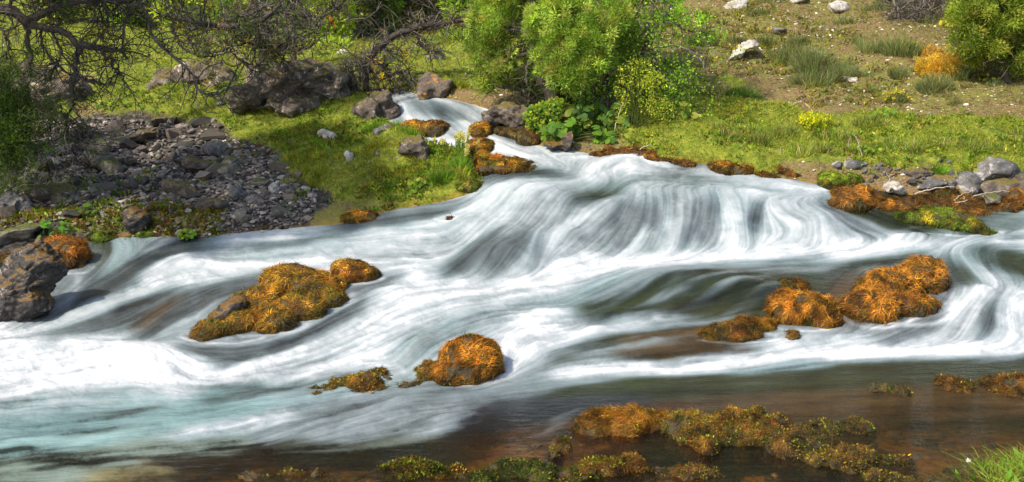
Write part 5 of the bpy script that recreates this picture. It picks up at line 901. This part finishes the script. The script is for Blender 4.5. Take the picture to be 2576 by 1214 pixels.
crown(lf, [(-330,-560,330,300,1.2,-1.5),(-420,-80,160,260,1.0),(-260,-700,240,180,.8,-1.8)], 1500, .11, 26, .09, .022, [(.08, .12, .02), (.1, .15, .02), (.06, .1, .015)], Y, rg, q0)  # unseen crown lobes outside the frame, shaped to cast shade on the scree
lf.build('foliage', M['leaf'], root)
# second juniper rooted behind the huge boulder, crooked boughs reaching right
rg = np.random.default_rng(32); Y = 10.0; b0 = at(675, 160, 11.6); root = empty('crooked_juniper', b0, 'crooked dark juniper behind the huge boulder with tangled bare branches', 'juniper tree'); limbs = []; tb = Bag(); q0 = b0
s = spline([tuple(at(675, 165, 11.6))+(.1,), tuple(at(672, 110, 11.5))+(.085,), tuple(at(655, 60, 11.2))+(.07,), tuple(at(640, 10, 10.9))+(.06,), tuple(at(630, -120, 10.8))+(.04,)], 14); trunk = Bag(); tubes(trunk, (s[:, :3]-q0)[None], s[:, 3][None], (.07, .055, .045), 9); trunk.build('trunk', M['bark'], root)
LB([(640,20,12,.9),(590,50,10,.5),(544,68,9,.2),(492,56,8),(440,41,7),(400,40,4)]); LB([(550,68,8),(595,66,8),(630,60,7),(668,44,6),(699,17,5),(714,-10,4)]); LB([(575,52,5),(600,40,4),(640,30,3.5),(689,6,3)]); LB([(650,40,5,.5),(709,31,4),(751,40,4),(800,43,4),(828,34,3),(848,18,2),(871,-2,1.2)])
LB([(655,90,6,.9),(689,112,5,.3),(730,124,4),(772,124,3),(792,110,1.5)]); LB([(560,70,6),(600,95,6),(640,112,6),(690,116,4),(740,96,3),(790,85,2),(806,60,1)]); LB([(540,80,4),(554,102,4),(606,113,3.5),(647,102,3),(700,98,2)], (.16, .135, .11)); LB([(700,18,4),(740,40,4),(760,70,3),(800,75,2)]); LB([(500,60,4),(470,90,4),(500,130,3),(540,140,2)]); LB([(430,60,5),(440,90,4),(470,130,3),(520,142,3),(580,130,2)]); LB([(620,70,4),(600,100,3),(560,128,3),(520,130,2)]); LB([(670,115,4,.5),(700,135,3),(760,134,2)]); LB([(600,150,3,.5),(640,165,2.5),(690,160,2)])
tb.build('boughs', M['bark'], root); t1 = Bag(); A, Bz = twigs(t1, limbs, 430, .3, 1100, .15, rg, BRN+[(.2, .17, .14)], 1.4, .0058, q0, curl=1.0, noise=.09, up=.1); t1.build('twigs', M['bark'], root)
lf = Bag(); i = rg.choice(len(Bz), 170); sprays(lf, Bz[i, -1], 12, .03, .055, .008, [(.1, .18, .02), (.16, .24, .025), (.06, .11, .015), (.3, .22, .03)], rg, q0, up=.1)
sprays(lf, np.array([at(rg.uniform(460, 860), 100+rg.uniform(-40, 120), 9.8) for _ in range(30)]), 14, .04, .05, .008, [(.08, .14, .02), (.12, .19, .02)], rg, q0, up=-.1)
lf.build('foliage', M['leaf'], root)
# bent dead bough beyond the boulder
rg = np.random.default_rng(33); Y = 10.9; q0 = at(921, 228, Y); root = empty('bent_dead_tree', q0, 'bent dead trunk arching right over the meadow with combs of bare twigs', 'dead tree'); limbs = []; tb = Bag()
LB([(922,232,8),(920,187,9),(922,158,11),(934,137,11),(950,122,10),(973,100,9),(1004,85,8),(1046,73,7),(1087,64,6),(1149,56,5),(1182,39,2)], (.06,.045,.036), k=24, w=.005); main = limbs[0]
LB([(924,175,5),(950,186,4),(985,188,3.5),(1030,172,1.5)]); LB([(921,200,4),(960,196,3),(1000,200,2.5),(1040,206,1)]); LB([(930,150,4),(960,165,3),(985,178,2)]); LB([(1046,76,4),(1052,100,3.5),(1070,122,3),(1100,130,1.5)]); LB([(960,120,3),(985,130,3),(1010,142,1)]); LB([(920,190,5),(905,165,5),(890,148,5),(882,135,3)]); LB([(930,222,4),(960,230,3),(985,226,2),(1000,215,1)])
tb.build('trunk', M['bark'], root); t1 = Bag(); A, Bz = twigs(t1, limbs, 380, .26, 1000, .12, rg, BRN[1:]+[(.05,.04,.03),(.22, .19, .16)], -.6, .0052, q0, curl=.9, noise=.1); t1.build('twigs', M['bark'], root)
lf = Bag(); sprays(lf, Bz[rg.choice(len(Bz), 40), -1], 10, .03, .05, .012, [(.5, .4, .03), (.45, .25, .03), (.3, .32, .03)], rg, q0); lf.build('foliage', M['leaf'], root)
rg = np.random.default_rng(34); Y = 10.6; q0 = at(890, 235, Y); root = empty('dead_bush', q0, 'dense brown twiggy bush at the foot of the bent dead trunk', 'dead bush'); limbs = []; tb = Bag()
for uu in (868, 880, 892, 904): LB([(uu*.3+890*.7,238,3),(uu,200,3),(uu+rg.uniform(-14, 14),165,1.5)])
tb.build('stems', M['bark'], root); t1 = Bag(); twigs(t1, limbs, 130, .16, 350, .08, rg, BRN, -.3, .004, q0); t1.build('twigs', M['bark'], root)
# main juniper of the centre
JUN = [(0.296, 0.452, 0.0624), (0.39, 0.546, 0.0858), (0.203, 0.328, 0.0468), (0.499, 0.608, 0.125), (0.156, 0.265, 0.039), (0.374, 0.359, 0.0936)]
rg = np.random.default_rng(35); Y = 9.75; q0 = at(1395, 290, Y); root = empty('green_juniper', q0, 'large bright green juniper leaning over the stream in the centre', 'juniper tree'); limbs = []; tb = Bag()
LB([(1400,300,20,0),(1392,250,22),(1385,200,18),(1395,120,14),(1400,30,12),(1400,-200,9)], (.07, .055, .045), 20, .01); LB([(1385,250,14),(1365,190,10),(1340,140,8),(1338,80,8),(1342,0,12),(1345,-150,8)], (.06, .048, .04), 20, .01)
LB([(1340,130,5),(1290,150,4),(1240,170,3),(1210,190,2)]); LB([(1335,90,5),(1280,70,4),(1220,60,3)]); LB([(1390,180,6),(1440,150,5),(1500,110,4)]); LB([(1395,110,6),(1450,60,5),(1520,30,3)]); LB([(1340,230,4),(1290,225,3),(1230,215,2)]); LB([(1330,150,3),(1325,190,3),(1330,240,2),(1318,262,1)], (.2, .17, .14))
tb.build('trunk', M['bark'], root); t1 = Bag(); twigs(t1, limbs, 300, .3, 700, .15, rg, BRN+[(.2, .16, .12)], -.2, .004, q0); t1.build('twigs', M['bark'], root)
lf = Bag(); crown(lf, [(1240,40,62,70,.3,.15),(1222,130,46,50,.22,.1),(1215,200,30,32,.16,.05),(1290,110,38,50,.25,.2),(1285,195,40,30,.2,.15),(1255,165,36,40,.2),(1215,80,30,45,.2),
  (1440,50,70,62,.25,-.5),(1420,120,56,52,.22,-.5),(1412,175,42,44,.2,-.5),(1500,80,56,60,.24,-.5),(1548,40,44,44,.22,-.45),(1505,150,40,38,.2,-.5),(1460,180,40,34,.2,-.5),(1445,208,36,22,.15,-.5),(1400,10,44,44,.25,-.4),(1346,60,24,46,.14,-.25),(1362,150,26,34,.14,-.3),(1345,40,34,60,.2,.3),(1350,130,34,44,.2,.3),(1335,190,30,30,.15,.2),(1575,110,30,50,.2,-.2),
  (1300,-60,110,70,.5,.3),(1450,-90,150,80,.5),(1380,-200,190,100,.7,.2),(1300,20,30,40,.2,.3)], 3900, .05, 50, .036, .008, JUN, Y, rg, q0, shell=.55); lf.build('foliage', M['leaf'], root)
# leafy shrub with many stems
rg = np.random.default_rng(36); Y = 9.45; q0 = at(1500, 345, Y); root = empty('leafy_shrub', q0, 'tall many stemmed leafy shrub right of the juniper, arching over the bank', 'shrub'); limbs = []; tb = Bag()
for pts in ([(1478,345,4),(1470,250,4),(1466,160,3.5),(1470,60,3),(1480,-80,2)],[(1495,345,5),(1494,260,5),(1500,180,4),(1520,100,3.5),(1545,0,3),(1560,-90,2)],[(1510,345,5),(1515,250,5),(1530,180,4),(1545,130,4),(1600,40,3),(1640,-60,2)],[(1525,340,4),(1530,250,4),(1528,190,3),(1510,120,3),(1500,30,2)],
  [(1535,300,6),(1550,240,6),(1585,180,6),(1612,140,5),(1650,70,4),(1700,0,3),(1720,-60,2)],[(1545,300,4),(1590,200,4),(1625,120,3),(1640,50,3),(1645,-20,2)],[(1580,190,3),(1600,110,3),(1640,62,3.5),(1690,60,3),(1740,80,2.5),(1800,78,1.5)],[(1650,120,3),(1710,115,2.5),(1760,150,2),(1790,200,1)],[(1600,150,3),(1640,180,2.5),(1680,200,2),(1740,215,1)],[(1560,230,3),(1600,190,2.5),(1660,185,2),(1700,220,1)],[(1560,250,2.5),(1548,300,2),(1535,345,1.5)],[(1640,230,1.5),(1700,290,1.5),(1770,300,1)]): LB(pts, (.12, .1, .08) if pts[0][0] < 1650 else (.3, .26, .2), 16, .006)
tb.build('stems', M['bark'], root); t1 = Bag(); A, Bz = twigs(t1, limbs, 380, .28, 900, .14, rg, BRN+[(.2, .16, .12)], .1, .0032, q0, up=.4, curl=.6); t1.build('twigs', M['bark'], root)
lf = Bag(); DEC = [(0.198, 0.394, 0.0329), (0.284, 0.525, 0.0438), (0.131, 0.263, 0.0263), (0.438, 0.656, 0.0548)]; sprays(lf, Bz[:, -1], 6, .035, .026, .016, DEC, rg, q0); sprays(lf, Bz[::2, 3], 4, .035, .026, .016, DEC, rg, q0)
crown(lf, [(1580,150,30,50,.3,.3),(1520,250,50,34,.25,.2),(1640,20,70,34,.3,.3),(1720,40,70,30,.25),(1590,-40,80,50,.4,.3),(1790,85,40,14,.15),(1610,90,34,34,.25,.2),(1700,-50,90,40,.4,.2)], 330, .05, 14, .032, .02, DEC, Y, rg, q0, up=.1); lf.build('leaves', M['leaf'], root)
leafy('hanging_spray', 'drooping yellow green leafy sprays hanging in front of the shrub', 'shrub', [(1600,185,50,38),(1568,230,26,36),(1625,240,22,50),(1655,270,26,36),(1648,205,30,26),(1570,270,16,24),(1680,280,18,26)], 2000, 3.2, [(.42,.52,.04),(.52,.58,.06),(.3,.42,.03),(.55,.52,.08)], 60, Y=9.15, base=(1600,340), disc=False)
# big juniper bush at the right edge, brushwood next to it
rg = np.random.default_rng(37); Y = 10.6; q0 = ghit(2530, 215); root = empty('hillside_juniper', q0, 'spreading yellow green juniper at the top right corner', 'juniper tree'); limbs = []; tb = Bag(); Y = q0[1]-.1
LB([(2540,220,9),(2520,160,8),(2500,110,6),(2520,40,4),(2540,-60,3)]); LB([(2520,150,5),(2470,130,4),(2430,100,2)]); LB([(2520,120,5),(2560,80,4),(2620,50,3)]); LB([(2500,110,4),(2460,60,3),(2440,10,2)])
tb.build('trunk', M['bark'], root); t1 = Bag(); twigs(t1, limbs, 160, .3, 400, .14, rg, BRN+[(.22, .17, .13)], -.1, .004, q0); t1.build('twigs', M['bark'], root)
lf = Bag(); crown(lf, [(2440,40,44,48,.3),(2500,30,60,60,.35),(2560,60,50,70,.35),(2480,110,48,38,.28),(2430,95,32,40,.22),(2540,140,44,34,.28),(2590,120,50,60,.3),(2470,-40,90,50,.5,.2),(2600,-40,90,70,.5,.2),(2455,150,24,20,.15),(2570,170,36,18,.2)], 1700, .06, 50, .036, .009, [(.22, .32, .035), (.29, .38, .045), (.16, .24, .025), (.34, .34, .07)], Y, rg, q0, shell=.5); lf.build('foliage', M['leaf'], root)
rg = np.random.default_rng(38); q0 = ghit(2275, 62); Y = q0[1]; root = empty('brushwood', q0, 'heap of grey dead branches at the top of the right hillside', 'dead bush'); limbs = []; tb = Bag()
for pts in ([(2240,70,3),(2260,30,3),(2300,0,2)],[(2260,66,3),(2290,40,3),(2330,10,2),(2370,-10,1)],[(2230,60,3),(2250,20,3),(2245,-20,2)],[(2290,70,3),(2310,30,3),(2350,0,2),(2400,-15,1)],[(2220,75,2),(2280,55,2),(2340,40,1)]): LB(pts, (.2, .17, .15))
tb.build('stems', M['bark'], root); t1 = Bag(); twigs(t1, limbs, 200, .28, 500, .14, rg, [(.2, .17, .15), (.1, .08, .07), (.3, .26, .22)], .1, .004, q0); t1.build('twigs', M['bark'], root); lf = Bag(); crown(lf, [(2250,0,40,30,.3,.2),(2330,-30,90,30,.3,.3)], 220, .06, 24, .05, .01, EPH, Y, rg, q0); lf.build('foliage', M['leaf'], root)
# fine leaved bush at the left frame edge
rg = np.random.default_rng(39); Y = 8.55; q0 = ghit(10, 440); root = empty('feathery_bush', q0, 'dark feathery green bush at the left edge of the frame', 'shrub'); limbs = []; tb = Bag()
for pts in ([(10,430,4),(20,330,4),(10,200,3)],[(0,430,4),(-30,300,4),(-20,180,3)],[(15,430,3),(50,350,3),(80,270,1.5)],[(5,430,3),(40,380,2),(70,350,1)]): LB(pts)
tb.build('stems', M['bark'], root); t1 = Bag(); A, Bz = twigs(t1, limbs, 240, .28, 800, .14, rg, BRN, -.3, .003, q0, up=.3); t1.build('twigs', M['bark'], root)
lf = Bag(); sprays(lf, Bz[:, -1], 22, .03, .04, .005, [(.06, .12, .018), (.08, .15, .02), (.045, .09, .015), (.12, .17, .03)], rg, q0, up=-.1); crown(lf, [(10,220,50,56,.3),(30,300,46,50,.25),(-20,260,60,90,.3),(50,350,34,30,.2),(15,385,40,34,.2)], 300, .055, 30, .04, .005, [(.09, .17, .022), (.12, .2, .025), (.06, .12, .018)], Y, rg, q0); lf.build('foliage', M['leaf'], root)  # leaf greens set darker to stand for shade on the bush

for nm_, lb, (u, v), el, cl, sd in [('yellow_shrub', 'golden yellow cushion bush on the right hillside, larger lower one', (2365, 205), [(2345,165,36,22,.2),(2385,160,36,22,.2),(2365,182,50,16,.2)], [(.62, .42, .04), (.7, .52, .07), (.45, .36, .05), (.66, .42, .08)], 81), ('yellow_shrub', 'pale orange cushion bush behind the golden yellow one', (2345, 150), [(2335,135,28,14,.2),(2360,140,24,12,.2)], [(.6, .4, .1), (.64, .46, .14), (.45, .32, .1)], 82)]:
    rg = np.random.default_rng(sd); q0 = ghit(u, v); root = empty(nm_, q0, lb, 'shrub'); lf = Bag(); crown(lf, el, 620, .03, 26, .028, .006, cl, q0[1]+.05, rg, q0, shell=.3); lf.build('foliage', M['leaf'], root); tb = Bag(); limbs = []; Y = q0[1]+.05
    LB([(u,v+4,2),(u-12,v-20,1.5),(u-20,v-40,1)]); LB([(u,v+4,2),(u+14,v-18,1.5),(u+22,v-36,1)]); tb.build('stems', M['bark'], root)
# trees of the far meadow and slope
def fartree(name, label, cat, u, v, tw, lean, ells, cols, seed, nc=420, tcol=(.17, .13, .1), Y=None, h=230, group=None, twn=60):
    rg = np.random.default_rng(seed+800); Y = Y or hitY(u, v); q0 = at(u, v+2, Y); q0[2] = min(q0[2], gz(q0[0], q0[1])); root = empty(name, q0, label, cat, group); tb = Bag(); k = Y/F; z = np.array([0, 0, 1.])
    s = spline(P3d([(u, v+8, tw*.75), (u+lean*.1, v-10, tw*.5), (u+lean*.5, v-h*.5, tw*.38), (u+lean, v-h, tw*.15)], Y), 12); tubes(tb, (s[:, :3]-q0)[None], s[:, 3][None], tcol, 8); tb.build('trunk', M['bark'], root)
    t1 = Bag(); twigs(t1, [s], twn, 1.1*Y/20, twn*4, .5*Y/20, rg, BRN+[(.2, .17, .14)], 0, .011*Y/20, q0); t1.build('branches', M['bark'], root)
    if ells: lf = Bag(); crown(lf, [(u+e[0], v-e[1], e[2], e[3]) for e in ells], nc, .0075*Y, 24, .0062*Y, .0022*Y, cols, Y, rg, q0, shell=.4); lf.build('foliage', M['leaf'], root)
    return root
BR = [(0.429, 0.585, 0.078), (0.546, 0.676, 0.104), (0.338, 0.468, 0.065), (0.598, 0.624, 0.13)]; MD = [(0.325, 0.468, 0.065), (0.403, 0.546, 0.078), (0.26, 0.377, 0.052)]; DK = [(.3, .4, .06), (.36, .45, .08), (.4, .42, .12)]
FT = [('bright green juniper left of the thick leaning trunk on the far meadow',835,135,9,4,[(0,50,38,44),(8,100,40,40),(-5,140,40,40),(14,20,30,18),(0,190,50,50)],BR,900),('thick pale leaning trunk standing on the far meadow',915,118,19,-44,[(-60,150,40,30),(-20,200,60,40)],MD,500),
 ('dark thin trunk close beside the thick leaning one',903,122,9,-8,[(-10,110,30,30),(10,160,40,40)],DK,260),('forked pale trunk right of the thick leaning one',930,114,13,5,[(25,70,34,36),(30,120,50,40),(0,180,60,40)],MD,500),('brown half dead tree behind the bent dead trunk',985,108,12,-14,[(-5,40,28,20),(10,80,34,24),(20,140,50,40)],[(.3, .26, .12), (.24, .26, .08), (.34, .3, .15)],360),
 ('bright juniper above the arch of the bent dead trunk',1060,88,10,6,[(-15,30,32,28),(0,70,44,40),(10,120,50,40),(-40,60,24,24)],BR,800),('dark stemmed tree above the arch of the bent trunk, right of the bright juniper',1108,78,14,-6,[(20,30,30,24),(0,100,40,30)],DK,420),('green tree touching the left side of the main juniper',1165,95,9,8,[(0,40,34,32),(10,90,46,44),(-20,140,50,40)],MD,620),
 ('grey trunked tree standing behind the huge dark boulder',737,155,15,2,[(-70,170,50,30),(30,210,70,40)],MD,240),('light green bush like tree at the back left of the meadow',785,120,7,5,[(0,40,30,30),(-10,90,40,40),(10,140,44,40)],BR,520),('yellow green tree far behind the crooked juniper',700,112,8,-4,[(0,50,40,30),(-20,100,50,40),(10,150,50,40)],BR,520),
 ('far green tree behind the left tangle of boughs',590,108,8,6,[(0,40,44,28),(10,90,50,40)],MD,420),('far olive tree behind the top left boughs',460,100,8,0,[(0,40,44,26),(0,90,60,40)],BR,420),('far tree at the top left behind the old juniper',330,88,8,0,[(0,40,44,26),(0,90,60,40)],MD,400),('leftmost far tree, mostly hidden by boughs',150,80,8,0,[(0,40,54,26),(0,90,70,40)],DK,360),
 ('small bright bush between the leaning trunk and the pale forked one',962,112,4,2,[(0,14,30,18),(12,30,20,16)],BR,240),('round green bush left of the grey trunk on the far meadow',700,128,4,2,[(0,14,36,18),(-20,30,24,16)],MD,260),('pale green bush at the back of the meadow under the brown tree',1012,104,4,2,[(0,16,30,20),(-10,36,20,16)],BR,260),('slim upright juniper at the back of the meadow, between bright juniper and pale trunks',870,100,7,2,[(0,50,24,40),(4,110,28,40),(0,170,34,40)],BR,420),('slim olive tree behind the brown half dead one',1030,96,7,3,[(0,50,24,36),(6,110,30,40),(0,160,34,40)],MD,420),('low green bush on the meadow under the pale trunks',845,140,4,2,[(0,10,24,12),(-18,6,14,8)],BR,160),('low dark juniper bush beneath the arching dead trunk',1150,128,4,2,[(0,12,36,16),(-30,8,24,10)],MD,200)]
for k, (lb, u, v, tw, ln, el, cl, nc) in enumerate(FT): fartree('far_tree', lb, 'tree', u, v, tw, ln, el, cl, k, nc, Y=12.3 if 'grey trunked' in lb else None, h=(230 if nc > 210 else 16), tcol=(.3, .24, .19) if 'pale' in lb else (.17, .13, .1), twn=60 if nc > 210 else 20)
for k in range(16):
    u = 30+k*80+R.uniform(-20, 20); Yk = R.uniform(27, 40); fartree('forest_tree', 'evergreen of the forest slope behind the meadow', 'tree', u, 62-k % 3*16, 6, R.uniform(-10, 10), [(0,40,40,40),(R.uniform(-10,10),90,36,44),(0,140,34,44),(R.uniform(-20,20),190,40,40)], (BR, MD, BR)[k % 3], 40+k, 420, Y=Yk, h=240, group='evergreens of the forest slope', twn=24)
# driftwood on the right shore and in the scree
def stick(label, paths, Y=None, col=(.42, .35, .27), name='driftwood', cat='dead branch'):
    rg = np.random.default_rng(len(label)); u, v = paths[0][0][:2]; Yk = Y or hitY(u, v); q0 = at(u, v, Yk); b_ = Bag()
    for p in paths: s = spline(P3d(p, Yk-.02), 12); s[1:-1, :3] += rg.normal(0, .004, (10, 3)); tubes(b_, (s[:, :3]-q0)[None], s[:, 3][None], col, 5)
    o = b_.build(name, M['bark']); o.location = q0; tag(o, label, cat)
stick('pale branched twig sticking up beside the vivid green cushion', [[(2040,420,1.5),(2072,400,1.5),(2090,370,1)],[(2062,408,1.2),(2085,395,1),(2100,385,.8)],[(2010,430,1.4),(2045,415,1.2)]])
stick('two tall bare hooped twigs in the right meadow', [[(2178,430,1.6),(2165,380,1.4),(2150,340,1.2),(2138,342,1),(2134,370,.8)],[(2172,425,1.4),(2150,400,1.2),(2143,385,.8)]])
stick('thin pale twig hanging to the right shore waterline', [[(2170,428,1.4),(2180,455,1.3),(2176,485,1)],[(2170,432,1.2),(2140,428,1.2),(2120,424,.8)]])
stick('forked dry stick by the white streaked stone', [[(2225,482,1.4),(2238,455,1.2),(2228,430,.9)],[(2238,455,1),(2250,445,.8)],[(2205,480,1.2),(2260,470,1)]])
stick('brown weathered branch poking up on the right shore', [[(2215,462,3),(2235,448,3),(2262,425,2.2)],[(2240,446,2),(2225,432,1.4)]], col=(.22, .16, .11))
stick('long pale branch lying along the foot of the right meadow', [[(2300,490,2),(2350,474,2),(2400,470,1.2)],[(2330,480,1.4),(2345,455,1)]])
stick('curved twig arching out of the calm pool at right', [[(2440,508,1.2),(2450,494,1.2),(2490,486,1.2),(2540,483,.8)],[(2400,505,1),(2420,490,1),(2450,480,.7)]])
stick('bleached root in the calm pool at right', [[(2400,512,1.6),(2440,506,1.8),(2470,512,1.2)],[(2428,508,1.2),(2424,492,.8)]])
stick('bleached twigs on the orange moss below the leafy shrub', [[(1600,392,1.6),(1612,375,1.4),(1640,365,1)],[(1640,398,1.5),(1665,388,1.4),(1700,396,1)],[(1575,384,1.4),(1590,372,1)],[(1690,402,1.4),(1730,410,1)]])
stick('brown curved stick lying across the left scree', [[(85,440,1.6,.0),(130,455,2),(170,465,2),(208,482,1.4)]], col=(.16, .12, .09))
stick('forked brown stick in the middle of the left scree', [[(350*.83,466,2),(300,470,2),(306,486,1.6)],[(298,462,2),(330,462,1.8),(355,460,1.2)]], col=(.16, .12, .09))
stick('bare hooped roots in the right bank soil', [[(1980,420,1.6),(1965,395,1.4),(1958,378,1)],[(1972,418,1.5),(1962,400,1.2),(1966,370,.8)]])
stick('slanting bare twig under the hanging sprays', [[(1545,330,1.4),(1560,280,1.3),(1580,240,1)],[(1590,330,1.2),(1605,300,1)]], Y=9.2)
stick('orange strand of dead moss dangling from a bough near the frame top', [[(826,36,1.5),(832,50,6),(838,62,4),(842,74,1)]], Y=10.0, col=(.35, .12, .01), name='hanging_moss', cat='hanging moss')
